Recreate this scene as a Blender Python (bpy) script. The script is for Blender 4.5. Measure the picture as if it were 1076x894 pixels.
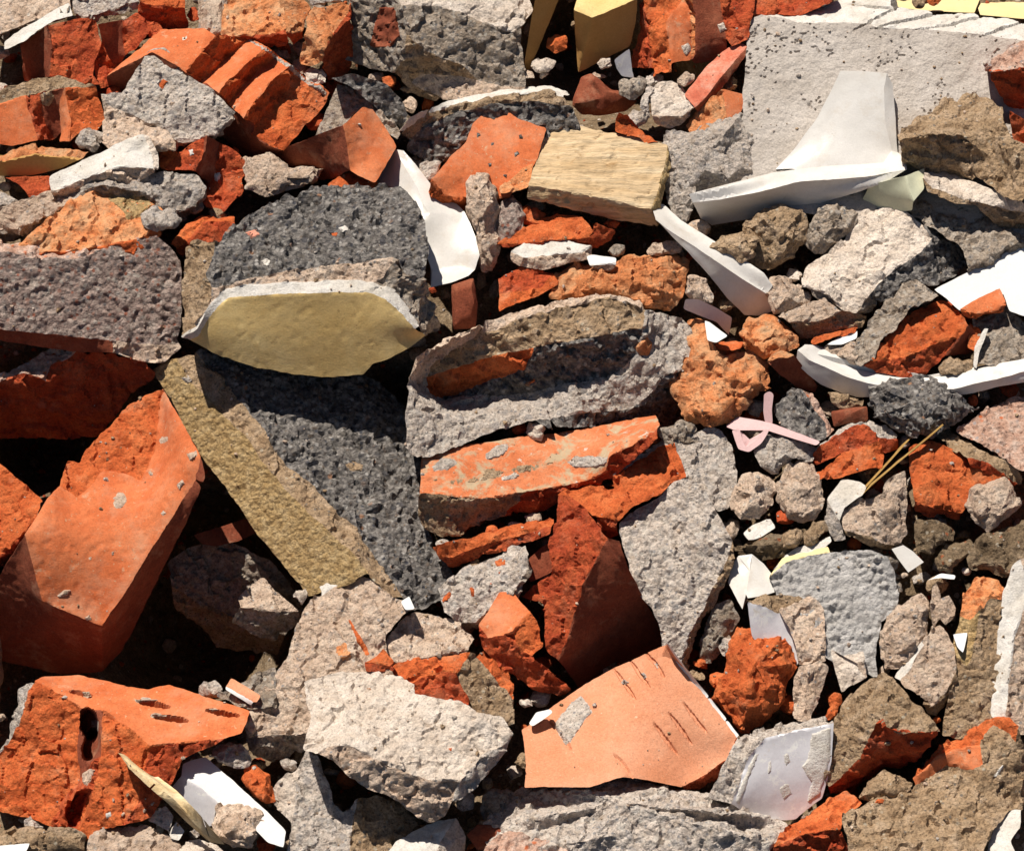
import bpy, bmesh, math, random
import numpy as np
from mathutils import Vector, Matrix, noise
from mathutils.geometry import delaunay_2d_cdt
from mathutils.bvhtree import BVHTree

random.seed(7)
for o in list(bpy.data.objects):
    bpy.data.objects.remove(o)
scene = bpy.context.scene
COL = scene.collection

# ------------------------------------------------------------ camera
S = 0.00105            # metres per photo pixel at the middle of the heap
D0 = 2.6               # camera distance to the middle of the heap
CX, CY = 538.0, 447.0
PITCH = math.radians(30)
cam_rot = Matrix.Rotation(math.pi / 2 - PITCH, 3, 'X')
cam_loc = cam_rot @ Vector((0, 0, D0)) + Vector((0, 0, 0.75))
cd = bpy.data.cameras.new('camera')
cam = bpy.data.objects.new('camera', cd)
COL.objects.link(cam)
cam.location = cam_loc
cam.rotation_euler = cam_rot.to_euler()
cd.sensor_width = 36
cd.sensor_fit = 'HORIZONTAL'
cd.lens = 36 * D0 / (1076 * S)
cd.clip_start = 0.05
cd.clip_end = 3000
scene.camera = cam

# ------------------------------------------------------------ sun and sky
sun_cam = Vector((-0.26, 0.84, 0.45)).normalized()
sun_dir = (cam_rot @ sun_cam).normalized()
elev = math.asin(sun_dir.z)
azim = math.atan2(sun_dir.x, sun_dir.y)
w = bpy.data.worlds.new('World')
scene.world = w
w.use_nodes = True
nt = w.node_tree
sky = nt.nodes.new('ShaderNodeTexSky')
sky.sky_type = 'NISHITA'
sky.sun_disc = False
sky.air_density = 0.55
sky.dust_density = 0.3
sky.sun_elevation = elev
sky.sun_rotation = azim
bg = nt.nodes['Background']
bg.inputs['Strength'].default_value = 0.05
nt.links.new(sky.outputs[0], bg.inputs['Color'])
sd = bpy.data.lights.new('sun', 'SUN')
sd.energy = 4.9
sd.angle = math.radians(0.5)
sd.color = (1.0, 0.935, 0.85)
sun = bpy.data.objects.new('sun', sd)
COL.objects.link(sun)
sun.location = (0, 0, 4)
sun.rotation_euler = sun_dir.to_track_quat('Z', 'Y').to_euler()
scene.view_settings.view_transform = 'Standard'
scene.view_settings.look = 'None'
scene.view_settings.exposure = 0.27
scene.view_settings.gamma = 1.0
scene.view_settings.use_curve_mapping = False
scene.render.engine = 'CYCLES'
scene.cycles.max_bounces = 5
scene.cycles.diffuse_bounces = 2

# ------------------------------------------------------------ materials
def N(nt, t, **kw):
    n = nt.nodes.new(t)
    for k, v in kw.items():
        setattr(n, k, v)
    return n

def mixc(nt, fac, a, b, mode='MIX'):
    m = N(nt, 'ShaderNodeMix', data_type='RGBA', blend_type=mode)
    for sock, v in ((m.inputs[0], fac), (m.inputs[6], a), (m.inputs[7], b)):
        if hasattr(v, 'links'):
            nt.links.new(v, sock)
        elif isinstance(v, (int, float)):
            sock.default_value = v
        else:
            sock.default_value = (*v, 1)
    return m.outputs[2]

def ramp(nt, src, stops):
    r = N(nt, 'ShaderNodeValToRGB')
    nt.links.new(src, r.inputs[0])
    el = r.color_ramp.elements
    while len(el) < len(stops):
        el.new(0.5)
    for e, (p, c) in zip(el, stops):
        e.position = p
        e.color = (*c, 1) if not isinstance(c, (int, float)) else (c, c, c, 1)
    return r.outputs[0]

def noise_tex(nt, co, scale, detail=4, rough=0.6, dist=0.0):
    n = N(nt, 'ShaderNodeTexNoise')
    n.inputs['Scale'].default_value = scale
    n.inputs['Detail'].default_value = detail
    n.inputs['Roughness'].default_value = rough
    n.inputs['Distortion'].default_value = dist
    nt.links.new(co, n.inputs['Vector'])
    return n.outputs['Fac']

def make_mat(key, cols, scale=30, grain=0.25, gscale=420, specks=(), dust=None, stain=None,
             rough=0.9, bump=0.35, bscale=500, pits=0.0, stretch=None, spec=0.2, vary=0.12, coat=0.0, cells=()):
    m = bpy.data.materials.new(key)
    m.use_nodes = True
    nt = m.node_tree
    b = nt.nodes['Principled BSDF']
    tc = N(nt, 'ShaderNodeTexCoord')
    oi = N(nt, 'ShaderNodeObjectInfo')
    add = N(nt, 'ShaderNodeVectorMath', operation='MULTIPLY_ADD')
    nt.links.new(oi.outputs['Random'], add.inputs[0])
    add.inputs[1].default_value = (7.3, 3.1, 5.7)
    nt.links.new(tc.outputs['Object'], add.inputs[2])
    co = add.outputs[0]
    cs = co
    if stretch:
        mp = N(nt, 'ShaderNodeMapping')
        mp.inputs['Rotation'].default_value = stretch[1]
        mp.inputs['Scale'].default_value = stretch[0]
        nt.links.new(co, mp.inputs['Vector'])
        cs = mp.outputs[0]
    base = ramp(nt, noise_tex(nt, cs, scale, 6, 0.65), [(0.34 + 0.32 * i / max(1, len(cols) - 1), c) for i, c in enumerate(cols)])
    # fine grain, lighter and darker
    g = ramp(nt, noise_tex(nt, cs, gscale, 3, 0.7), [(0.3, 1 - grain * 1.5), (0.5, 1.0), (0.7, 1 + grain * 0.9)])
    c = mixc(nt, 1.0, base, g, 'MULTIPLY')
    for (sc, amt, cols_) in cells:      # separate stones, each with its own colour, in the paste
        v = N(nt, 'ShaderNodeTexVoronoi')
        v.inputs['Scale'].default_value = sc
        v.inputs['Randomness'].default_value = 1.0
        nt.links.new(co, v.inputs['Vector'])
        sep = N(nt, 'ShaderNodeSeparateColor')
        nt.links.new(v.outputs['Color'], sep.inputs[0])
        cc = ramp(nt, sep.outputs[1], [(i_ / len(cols_), c_) for i_, c_ in enumerate(cols_)])
        cc.node.color_ramp.interpolation = 'CONSTANT'
        near = ramp(nt, v.outputs['Distance'], [(0.34, amt), (0.50, 0.0)])
        pick = ramp(nt, sep.outputs[2], [(.66, 1.0), (.72, .15)])
        f = N(nt, 'ShaderNodeMath', operation='MULTIPLY')
        nt.links.new(pick, f.inputs[0]); nt.links.new(near, f.inputs[1])
        c = mixc(nt, f.outputs[0], c, cc)
    for (sc, frac, col) in specks:
        v = N(nt, 'ShaderNodeTexVoronoi')
        v.inputs['Scale'].default_value = sc
        nt.links.new(co, v.inputs['Vector'])
        sep = N(nt, 'ShaderNodeSeparateColor')
        nt.links.new(v.outputs['Color'], sep.inputs[0])
        pick = ramp(nt, sep.outputs[0], [(max(0, frac - 0.02), 1.0), (min(1, frac + 0.02), 0.0)])
        near = ramp(nt, v.outputs['Distance'], [(0.25, 1.0), (0.42, 0.0)])
        f = N(nt, 'ShaderNodeMath', operation='MULTIPLY')
        nt.links.new(pick, f.inputs[0]); nt.links.new(near, f.inputs[1])
        c = mixc(nt, f.outputs[0], c, col)
    for d in (stain or ()):
        sc, lo, hi, col = d
        f = ramp(nt, noise_tex(nt, co, sc, 7, 0.72, 0.4), [(lo, 0.0), (hi, 1.0)])
        c = mixc(nt, f, c, col)
    if dust:
        sc, lo, hi, col = dust
        f = ramp(nt, noise_tex(nt, co, sc, 8, 0.75), [(lo, 0.0), (hi, 1.0)])
        c = mixc(nt, f, c, col)
    hsv = N(nt, 'ShaderNodeHueSaturation')
    mr = N(nt, 'ShaderNodeMapRange')
    mr.inputs['To Min'].default_value = 1 - vary
    mr.inputs['To Max'].default_value = 1 + vary
    nt.links.new(oi.outputs['Random'], mr.inputs['Value'])
    nt.links.new(mr.outputs[0], hsv.inputs['Value'])
    nt.links.new(c, hsv.inputs['Color'])
    nt.links.new(hsv.outputs[0], b.inputs['Base Color'])
    b.inputs['Roughness'].default_value = rough
    b.inputs['Specular IOR Level'].default_value = spec
    if coat:
        b.inputs['Coat Weight'].default_value = coat
        b.inputs['Coat Roughness'].default_value = 0.12
    bm_ = N(nt, 'ShaderNodeBump')
    bm_.inputs['Strength'].default_value = bump
    bm_.inputs['Distance'].default_value = 0.006
    h = noise_tex(nt, cs, bscale, 4, 0.7)
    if pits:
        v = N(nt, 'ShaderNodeTexVoronoi')
        v.inputs['Scale'].default_value = bscale * 0.45
        nt.links.new(co, v.inputs['Vector'])
        ma = N(nt, 'ShaderNodeMath', operation='MULTIPLY_ADD')
        nt.links.new(v.outputs['Distance'], ma.inputs[0])
        ma.inputs[1].default_value = -pits
        nt.links.new(h, ma.inputs[2])
        h = ma.outputs[0]
    nt.links.new(h, bm_.inputs['Height'])
    nt.links.new(bm_.outputs[0], b.inputs['Normal'])
    return m

M = {}
R_ = {}   # relief in photo pixels: (broad, size, fine, size, lumps, size, pits, edge rounding passes)
def mat(key, relief, **kw):
    M[key] = make_mat(kw.pop('name'), **kw)
    R_[key] = relief

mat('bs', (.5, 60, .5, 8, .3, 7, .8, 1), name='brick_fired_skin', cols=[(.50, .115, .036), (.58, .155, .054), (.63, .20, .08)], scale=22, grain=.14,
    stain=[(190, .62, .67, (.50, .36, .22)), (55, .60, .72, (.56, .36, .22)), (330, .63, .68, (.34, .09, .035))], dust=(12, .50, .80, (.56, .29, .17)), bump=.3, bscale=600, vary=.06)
mat('bo', (5, 42, 2.2, 10, 1.0, 8, 1.8, 1), name='brick_broken_orange', cols=[(.44, .085, .022), (.56, .125, .034), (.64, .175, .055)], scale=40, grain=.26,
    stain=[(220, .66, .70, (.60, .38, .24))], dust=(26, .54, .80, (.58, .26, .13)), bump=.6, bscale=420, pits=.5, vary=.08)
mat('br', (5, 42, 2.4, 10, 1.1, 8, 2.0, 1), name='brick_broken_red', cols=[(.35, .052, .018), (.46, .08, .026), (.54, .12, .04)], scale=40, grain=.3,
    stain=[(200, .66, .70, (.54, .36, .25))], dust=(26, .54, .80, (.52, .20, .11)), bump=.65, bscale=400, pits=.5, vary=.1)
mat('bp', (5, 40, 2.8, 11, 1.8, 9, 3.0, 2), name='brick_crumbling_pale', cols=[(.50, .16, .052), (.62, .235, .09), (.64, .33, .16)], scale=34, grain=.28,
    stain=[(180, .60, .68, (.50, .37, .22))], dust=(22, .50, .72, (.52, .34, .19)), bump=.6, bscale=420, pits=.5)
mat('bd', (.6, 60, .7, 10, .3, 8, .8, 1), name='brick_dull_red_shaded', cols=[(.19, .048, .024), (.24, .062, .03), (.29, .09, .045)], scale=25, grain=.22,  # dull red, darkened so shade on turned-away faces sits in the colour
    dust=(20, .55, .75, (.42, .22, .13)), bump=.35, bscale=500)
mat('til', (.35, 70, .25, 8, 0, 8, .2, 1), name='clay_tile_back', cols=[(.60, .235, .115), (.66, .28, .15), (.70, .335, .195)], scale=14, grain=.14, gscale=500,
    stain=[(260, .62, .68, (.74, .46, .30))], bump=.3, bscale=600, vary=.05)
mat('trd', (.9, 60, .4, 9, 0, 8, .2, 1), name='dusty_red_tile', cols=[(.44, .10, .055), (.52, .16, .095), (.58, .27, .19)], scale=40, grain=.18,
    dust=(30, .5, .7, (.58, .33, .24)), bump=.3)
mat('cg', (3.4, 46, 2.4, 10, 2.8, 7.5, 1.8, 1), name='concrete_grey', cells=[(95, .55, [(.34, .31, .29), (.60, .54, .46), (.42, .33, .25), (.50, .46, .42), (.28, .26, .255)]), (220, .5, [(.30, .27, .25), (.66, .60, .52), (.46, .38, .30)])], cols=[(.44, .36, .295), (.56, .475, .40), (.65, .565, .485)], scale=60, grain=.34,
    specks=[(210, .14, (.29, .27, .26)), (350, .16, (.24, .21, .18)), (170, .10, (.62, .56, .48))], bump=.8, bscale=380, pits=.7)
mat('cs', (1.6, 60, 1.0, 12, .5, 8, 4.0, 1), name='concrete_cast_face', cols=[(.46, .40, .34), (.52, .46, .40), (.57, .51, .45)], scale=20, grain=.16,
    dust=(60, .62, .70, (.40, .36, .33)), bump=.5, bscale=420, pits=.5, vary=.03)
mat('cw', (3.4, 46, 2.2, 10, 1.5, 8, 2.2, 1), name='mortar_pale', cols=[(.57, .465, .37), (.66, .555, .455), (.72, .625, .53)], scale=45, grain=.26,
    stain=[(90, .66, .70, (.62, .36, .22))], bump=.7, bscale=380, pits=.6)
mat('cb', (3.6, 42, 2.4, 10, 2.0, 7.5, 2.0, 1), name='mortar_beige', cells=[(150, .35, [(.42, .36, .31), (.64, .54, .43), (.50, .38, .27), (.34, .30, .275)])], cols=[(.48, .34, .24), (.60, .445, .33), (.68, .535, .41)], scale=45, grain=.3,
    specks=[(200, .08, (.32, .29, .27)), (360, .14, (.27, .20, .135)), (170, .05, (.62, .54, .45))], bump=.75, bscale=380, pits=.7)
mat('ct', (3.6, 42, 2.6, 10, 2.2, 7.5, 2.2, 1), name='mortar_brown', cols=[(.30, .195, .11), (.40, .275, .165), (.49, .355, .235)], scale=50, grain=.34,
    specks=[(200, .08, (.20, .165, .13)), (360, .14, (.16, .11, .06)), (170, .06, (.48, .40, .29))], bump=.8, bscale=380, pits=.7)
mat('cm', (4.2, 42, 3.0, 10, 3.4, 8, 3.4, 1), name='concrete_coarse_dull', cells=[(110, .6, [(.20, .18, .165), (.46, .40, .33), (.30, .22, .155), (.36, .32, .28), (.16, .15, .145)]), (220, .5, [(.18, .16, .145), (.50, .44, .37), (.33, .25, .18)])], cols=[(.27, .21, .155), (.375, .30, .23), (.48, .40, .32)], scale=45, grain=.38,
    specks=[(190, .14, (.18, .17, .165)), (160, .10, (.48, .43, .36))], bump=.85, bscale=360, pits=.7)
mat('cd', (4.2, 40, 3.0, 9, 5.0, 8, 4.4, 1), name='asphalt_coarse', cells=[(105, .85, [(.055, .052, .055), (.11, .10, .095), (.20, .18, .165), (.085, .08, .085), (.32, .29, .26), (.15, .13, .11)]), (210, .8, [(.06, .055, .055), (.26, .235, .21), (.12, .11, .10), (.40, .37, .33), (.17, .13, .10)])], cols=[(.115, .10, .09), (.20, .18, .162), (.32, .29, .26)], scale=75, grain=.45, gscale=260,
    specks=[(160, .18, (.07, .07, .08)), (140, .16, (.42, .39, .355)), (110, .02, (.44, .22, .12))], bump=.9, bscale=300, pits=.9)
mat('pw', (1.8, 50, 1.1, 11, .5, 8, .9, 1), name='plaster_white', cols=[(.58, .525, .445), (.67, .62, .55), (.73, .69, .63)], scale=30, grain=.14, bump=.5, vary=.04)
mat('wht', (.5, 80, .25, 12, 0, 8, 0, 1), name='panel_white', cols=[(.66, .645, .615), (.71, .695, .67)], scale=12, grain=.04, stain=[(45, .68, .72, (.58, .54, .48))], bump=.12, vary=.02)
mat('cer', (.5, 60, .2, 12, 0, 8, 0, 0), name='ceramic_white', cols=[(.64, .60, .54), (.69, .655, .60), (.725, .69, .64)], scale=9, grain=.04, rough=.32, spec=.4, bump=.1,
    stain=[(120, .66, .70, (.48, .42, .34))], dust=(26, .52, .8, (.56, .48, .38)), vary=.03)
mat('lav', (.6, 70, .2, 12, 0, 8, 0, 1), name='tile_glaze_white', cols=[(.62, .60, .61), (.68, .66, .665)], scale=12, grain=.05, rough=.35, spec=.4, bump=.08,
    stain=[(60, .56, .62, (.76, .74, .70)), (30, .62, .7, (.58, .52, .44))], vary=.03)
mat('yel', (.2, 70, .12, 9, 0, 8, .3, 1), name='paint_yellow', cols=[(.66, .45, .17), (.71, .51, .215), (.75, .57, .27)], scale=16, grain=.08, stain=[(70, .62, .70, (.34, .22, .09)), (16, .50, .75, (.50, .33, .11))], bump=.15, vary=.05)
mat('ylt', (.3, 70, .1, 12, 0, 8, 0, 1), name='tile_pale_yellow', cols=[(.76, .60, .29), (.80, .66, .36)], scale=16, grain=.05, rough=.5, bump=.06, vary=.04)
mat('tan', (.6, 70, .2, 12, 0, 8, 0, 1), name='tile_tan', cols=[(.42, .225, .07), (.47, .26, .085), (.50, .29, .10)], scale=16, grain=.08, bump=.12, vary=.04)
mat('stu', (1.6, 50, 1.2, 9, 3.4, 5.5, 1, 1), name='stucco_tan', cols=[(.39, .25, .105), (.48, .325, .15), (.58, .42, .22)], scale=90, grain=.34, gscale=340, bump=.9, bscale=330, pits=.8)
mat('pbd', (1.6, 60, 1.6, 10, 4.8, 6.5, 1.6, 1), name='pebble_dash', cells=[(170, .7, [(.16, .13, .12), (.36, .29, .24), (.28, .13, .09), (.24, .20, .175), (.48, .42, .36), (.20, .145, .125)])], cols=[(.245, .17, .14), (.335, .245, .205), (.45, .36, .30)], scale=45, grain=.4, gscale=300,
    specks=[(165, .12, (.32, .12, .075)), (170, .14, (.15, .13, .125)), (150, .10, (.42, .36, .30))], bump=.9, bscale=320, pits=.9)
mat('pnk', (3.0, 42, 2.4, 10, 3.4, 7.5, 2.4, 1), name='conglomerate_pink', cols=[(.44, .245, .17), (.54, .345, .255), (.60, .46, .375)], scale=70, grain=.3,
    specks=[(150, .12, (.38, .32, .30)), (130, .10, (.56, .15, .055))], bump=.7, bscale=360, pits=.6)
mat('pop', (1.5, 60, 1.0, 10, 11, 7.5, .8, 0), name='popcorn_stucco_grey', cols=[(.44, .41, .38), (.53, .50, .465), (.62, .585, .55)], scale=50, grain=.2, bump=.8, bscale=330, pits=.8)
mat('grn', (.5, 70, .2, 12, 0, 8, 0, 1), name='glaze_pale_green', cols=[(.60, .60, .42), (.66, .66, .48)], scale=12, grain=.05, rough=.35, bump=.06, vary=.03)
mat('wod', (1.6, 60, 1.3, 8, 0, 8, 1.6, 1), name='wood_weathered', cols=[(.50, .34, .18), (.58, .42, .245), (.66, .515, .33)], scale=55, grain=.24, gscale=260,
    stretch=((.12, 1, 1), (0, .05, .17)), stain=[(38, .60, .68, (.36, .22, .10))], bump=.7, bscale=200, vary=.04)
mat('wde', (1.6, 40, 2.0, 7, 1.2, 6, 1.6, 1), name='wood_end_grain', cols=[(.42, .26, .105), (.57, .39, .18), (.64, .48, .26)], scale=120, grain=.34, bump=.7, vary=.04)
mat('str', (.3, 60, .1, 10, 0, 8, 0, 0), name='straw_dry', cols=[(.30, .17, .05), (.42, .26, .085)], scale=60, grain=.1, bump=.1, vary=.1)
mat('pla', (.3, 60, .1, 10, 0, 8, 0, 1), name='plastic_pink', cols=[(.58, .37, .355), (.64, .44, .425)], scale=20, grain=.07, rough=.6, bump=.05, vary=.04)
mat('sol', (4.5, 40, 3.2, 11, 3.4, 8, 2, 1), name='soil_brown', cols=[(.16, .108, .062), (.24, .168, .10), (.33, .245, .16)], scale=50, grain=.38,
    specks=[(170, .10, (.40, .34, .26)), (150, .05, (.40, .13, .055))], bump=.9, bscale=340, pits=.6)
mat('bm', (.9, 60, .8, 9, .6, 8, 1.2, 1), name='brick_smeared_with_mortar', cols=[(.54, .145, .05), (.62, .19, .075), (.66, .24, .11)], scale=22, grain=.16,
    stain=[(34, .50, .60, (.50, .37, .23)), (70, .62, .66, (.62, .55, .46))], bump=.4, bscale=500, vary=.06)
mat('wds', (.6, 60, .4, 8, 0, 8, .3, 0), name='wood_fresh_split', cols=[(.58, .40, .19), (.68, .51, .28), (.76, .61, .38)], scale=60, grain=.16, stretch=((.3, 1, 1), (0, .6, .5)), bump=.3, vary=.04)
FACET = dict(bo=(3.2, 24), br=(3.2, 22), bp=(3.6, 20), cg=(3.2, 24), cw=(3.0, 28), cb=(3.4, 24), ct=(3.4, 22), cm=(4.0, 24), cd=(3.0, 20), sol=(3.5, 18), pnk=(3.0, 20), pw=(.8, 22), bs=(.25, 40), bd=(.3, 40))

# ------------------------------------------------------------ photo point to place
TILE = {}
for r_i, y0 in zip('ABCD', (0, 220, 440, 654)):
    for c_i, x0 in enumerate((0, 260, 530, 796)):
        TILE[r_i + str(c_i)] = (x0, y0)
ZOOM = 1043 / 280.0

def plane(py):                    # slope of the heap: nearer towards the bottom
    return 0.5 * (py - CY)

def to_world(P):
    P = np.asarray(P, float)
    Dv = D0 - P[:, 2] * S
    k = S * Dv / D0
    C = np.stack([(P[:, 0] - CX) * k, (CY - P[:, 1]) * k, -Dv], 1)
    R = np.array(cam_rot)
    return C @ R.T + np.array(cam_loc)

def parse_pts(tile, s):
    out = []
    for t in s.split():
        x, y = t.split(',')
        x, y = float(x), float(y)
        if tile != 'px':
            x0, y0 = TILE[tile]
            x, y = x0 + x / ZOOM, y0 + y / ZOOM
        out.append((x, y))
    return out

GW, GH, GS = 300, 250, 4.0
GX0, GY0 = -60.0, -60.0
zmap = np.zeros((GH, GW))
for j in range(GH):
    zmap[j, :] = plane(GY0 + j * GS) - 130

def raster(P, tris, grid):
    for t in tris:
        a, b, c = P[t[0]], P[t[1]], P[t[2]]
        x0 = int(max(0, math.floor((min(a[0], b[0], c[0]) - GX0) / GS)))
        x1 = int(min(GW - 1, math.ceil((max(a[0], b[0], c[0]) - GX0) / GS)))
        y0 = int(max(0, math.floor((min(a[1], b[1], c[1]) - GY0) / GS)))
        y1 = int(min(GH - 1, math.ceil((max(a[1], b[1], c[1]) - GY0) / GS)))
        if x1 < x0 or y1 < y0:
            continue
        X, Y = np.meshgrid(GX0 + GS * np.arange(x0, x1 + 1), GY0 + GS * np.arange(y0, y1 + 1))
        d = (b[1] - c[1]) * (a[0] - c[0]) + (c[0] - b[0]) * (a[1] - c[1])
        if abs(d) < 1e-6:
            continue
        l0 = ((b[1] - c[1]) * (X - c[0]) + (c[0] - b[0]) * (Y - c[1])) / d
        l1 = ((c[1] - a[1]) * (X - c[0]) + (a[0] - c[0]) * (Y - c[1])) / d
        l2 = 1 - l0 - l1
        ok = (l0 >= -.01) & (l1 >= -.01) & (l2 >= -.01)
        Z = l0 * a[2] + l1 * b[2] + l2 * c[2]
        sub = grid[y0:y1 + 1, x0:x1 + 1]
        sub[ok] = np.fmax(sub[ok], Z[ok])

INFO = []
def link(name, me, parent=None):
    o = bpy.data.objects.new(name, me)
    COL.objects.link(o)
    if parent is not None:
        o.parent = parent
    return o

KIND = {  # name -> category, group
    'brick_fragment': ('brick', 'broken bricks in the rubble heap'),
    'concrete_chunk': ('concrete', 'concrete chunks in the rubble heap'),
    'mortar_lump': ('mortar', 'mortar lumps in the rubble heap'),
    'asphalt_chunk': ('asphalt', 'asphalt chunks in the rubble heap'),
    'ceramic_shard': ('ceramic', 'white ceramic shards in the rubble heap'),
    'plaster_fragment': ('plaster', 'plaster fragments in the rubble heap'),
    'tile_fragment': ('tile', 'tile fragments in the rubble heap'),
    'stone': ('stone', 'loose stones in the rubble heap'),
    'wood_block': ('wood', None),
    'wood_splinter': ('wood', None),
    'straw_stalk': ('straw', 'dry straw stalks on the rubble'),
    'plastic_strip': ('plastic', 'pink plastic strips on the rubble'),
    'soil_clod': ('soil', 'soil clods in the rubble heap'),
    'panel_fragment': ('panel', None),
    'rubble_crumb': ('rubble', 'small crumbs wedged in the gaps'),
}
SEED = [0]
L = 2.28    # mesh spacing on visible faces, photo pixels

def relief_noise(p, key, sd):
    a1, s1, a2, s2, a3, s3, a4, _ = R_[key]
    q = Vector((p[0] + sd * 131.7, p[1] - sd * 77.3, p[2] + sd * 51.1))
    h = 0.0
    if a1:
        h += a1 * noise.fractal(q / s1, 0.9, 2.1, 3)
    if a2:
        h += a2 * noise.fractal(q / s2 + Vector((9, 4, 1)), 0.7, 2.2, 2)
    if a3:
        d = noise.voronoi(q / s3)[0]
        h += a3 * (0.45 - d[0]) * (0.6 + noise.noise(q / (s3 * 3)))
        if key in ('cd', 'cg', 'cm', 'pbd'):
            h += a3 * .8 * (0.42 - noise.voronoi(q / (s3 * 2.3) + Vector((5, 2, 9)))[0][0]) * (0.5 + 1.2 * noise.noise(q / 31))
    if a4:
        if key == 'cs':
            if noise.noise(q / 48.0) + .5 * noise.noise(q / 17.0) > .12:
                t = abs(noise.noise(q / 9.0 + Vector((3, 8, 5))))
                if t < .075 and noise.noise(q / 5.0) > -.12:
                    h -= a4 * (1 - t / .075)
        else:
            t = noise.noise(q / 8.0 + Vector((3, 8, 5)))
            if t > .30:
                h -= a4 * min(1.0, (t - .30) * 6)
    fc = FACET.get(key)
    if fc:
        w_ = q / fc[1]
        p0 = noise.voronoi(w_ + noise.noise_vector(w_ * 2.2) * .18)[1][0]
        dv = noise.cell_vector(p0 * 9.7)
        h += fc[0] * max(-1.0, min(1.0, ((w_ - p0).dot(dv) - .25 * dv.length) * 1.5))
    return h

def solve_depth(V, F):
    """depth of each corner so that every face leans as stated (yaw right, pitch up)"""
    n = len(V)
    rows, rhs = [], []
    for f in F:
        if f['z'] is not None:
            continue
        ya, pi_ = math.radians(f['yaw']), math.radians(f['pitch'])
        nx, ny, nz = math.sin(ya) * math.cos(pi_), math.sin(pi_), max(.2, math.cos(ya) * math.cos(pi_))
        idx = f['idx']
        m = len(idx)
        for a in range(m):
            i, j = idx[a], idx[(a + 1) % m]
            k = idx[(a + m // 2) % m]
            for (u, v_, wt) in ((i, j, f['wt']), (i, k, .6 * f['wt'])):
                if u == v_:
                    continue
                dx, dy = V[v_][0] - V[u][0], -(V[v_][1] - V[u][1])
                r = np.zeros(n)
                r[v_] = nz * wt; r[u] = -nz * wt
                rows.append(r); rhs.append(-(nx * dx + ny * dy) * wt)
    rows.append(np.ones(n) * .05); rhs.append(0)
    z, *_ = np.linalg.lstsq(np.array(rows), np.array(rhs), rcond=None)
    return z

def P(name, label, tile, faces, off=0, th=None, dents=(), patches=(), plate=False, margin=5, lift=None, jit=1.0, smooth=0, fine=None):
    """one piece of rubble: its visible faces, then sides and back closing it into a solid"""
    V, F = [], []
    def vid(p):
        for i, q in enumerate(V):
            if abs(p[0] - q[0]) < 1.3 and abs(p[1] - q[1]) < 1.3:
                return i
        V.append(p)
        return len(V) - 1
    for line in faces.strip().split('\n'):
        hd, pts = line.split('|')
        h = hd.split()
        idx = []
        for p in parse_pts(tile, pts):
            i = vid(p)
            if i not in idx:
                idx.append(i)
        wt = .12 if h[0].endswith('~') else 1.0
        h[0] = h[0].rstrip('~')
        pt = float(h[2])
        pt = max(-52.0, pt * 1.4) if pt < 0 else pt
        F.append(dict(mat=h[0], yaw=float(h[1]), pitch=pt, part=h[3] if len(h) > 3 else None, idx=idx, z=None, wt=wt))
    # corners lying on a neighbour's edge
    for f in F:
        out = []
        idx = f['idx']
        for a in range(len(idx)):
            i, j = idx[a], idx[(a + 1) % len(idx)]
            out.append(i)
            A, B = np.array(V[i]), np.array(V[j])
            d = B - A
            L2 = d @ d
            mids = []
            for k in range(len(V)):
                if k in idx:
                    continue
                t = ((np.array(V[k]) - A) @ d) / L2
                if .02 < t < .98 and np.linalg.norm(A + t * d - np.array(V[k])) < 1.6:
                    mids.append((t, k))
            out += [k for t, k in sorted(mids)]
        f['idx'] = out
    z = solve_depth(V, F)
    build(name, label, tile, V, F, z, off, th, dents, patches, plate, margin, lift, jit, smooth, fine)

def R(name, label, tile, mt, outline, bulge=.6, yaw=0, pitch=25, off=0, th=None, margin=5, peak=None, patches=(), smooth=0, lift=None, fine=None):
    """a lump of stone: a broken faceted form inside its outline"""
    pts = parse_pts(tile, outline)
    A = np.array(pts)
    c = A.mean(0)
    x, y = A[:, 0], A[:, 1]
    area = .5 * abs(np.dot(x, np.roll(y, -1)) - np.dot(y, np.roll(x, -1)))
    r = math.sqrt(area / math.pi)
    rnd = random.Random(int(c[0] * 7 + c[1] * 13))
    if peak:
        c = np.array(parse_pts(tile, peak)[0])
    h = bulge * r
    V = [tuple(p) for p in A]
    z = [rnd.uniform(-.12, .12) * h for _ in A]
    n = len(A)
    inner = []
    for i, p in enumerate(A):
        t = rnd.uniform(.18, .62)
        q = c + (p - c) * (1 - t)
        V.append(tuple(q)); inner.append(len(V) - 1)
        z.append(h * rnd.uniform(.45, 1.2))
    V.append(tuple(c)); z.append(h * 1.12)
    ci = len(V) - 1
    F = []
    for i in range(n):
        j = (i + 1) % n
        F.append(dict(mat=mt, part=None, idx=[i, j, inner[j], inner[i]], z=1))
        F.append(dict(mat=mt, part=None, idx=[inner[i], inner[j], ci], z=1))
    z = np.array(z)
    ty, tp = math.tan(math.radians(yaw)), math.tan(math.radians(pitch))
    for i, v in enumerate(V):
        z[i] += -(v[0] - c[0]) * ty + (v[1] - c[1]) * tp
    build(name, label, tile, V, F, z, off, th, (), patches, False, margin, lift, 1.0, smooth, fine)

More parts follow.
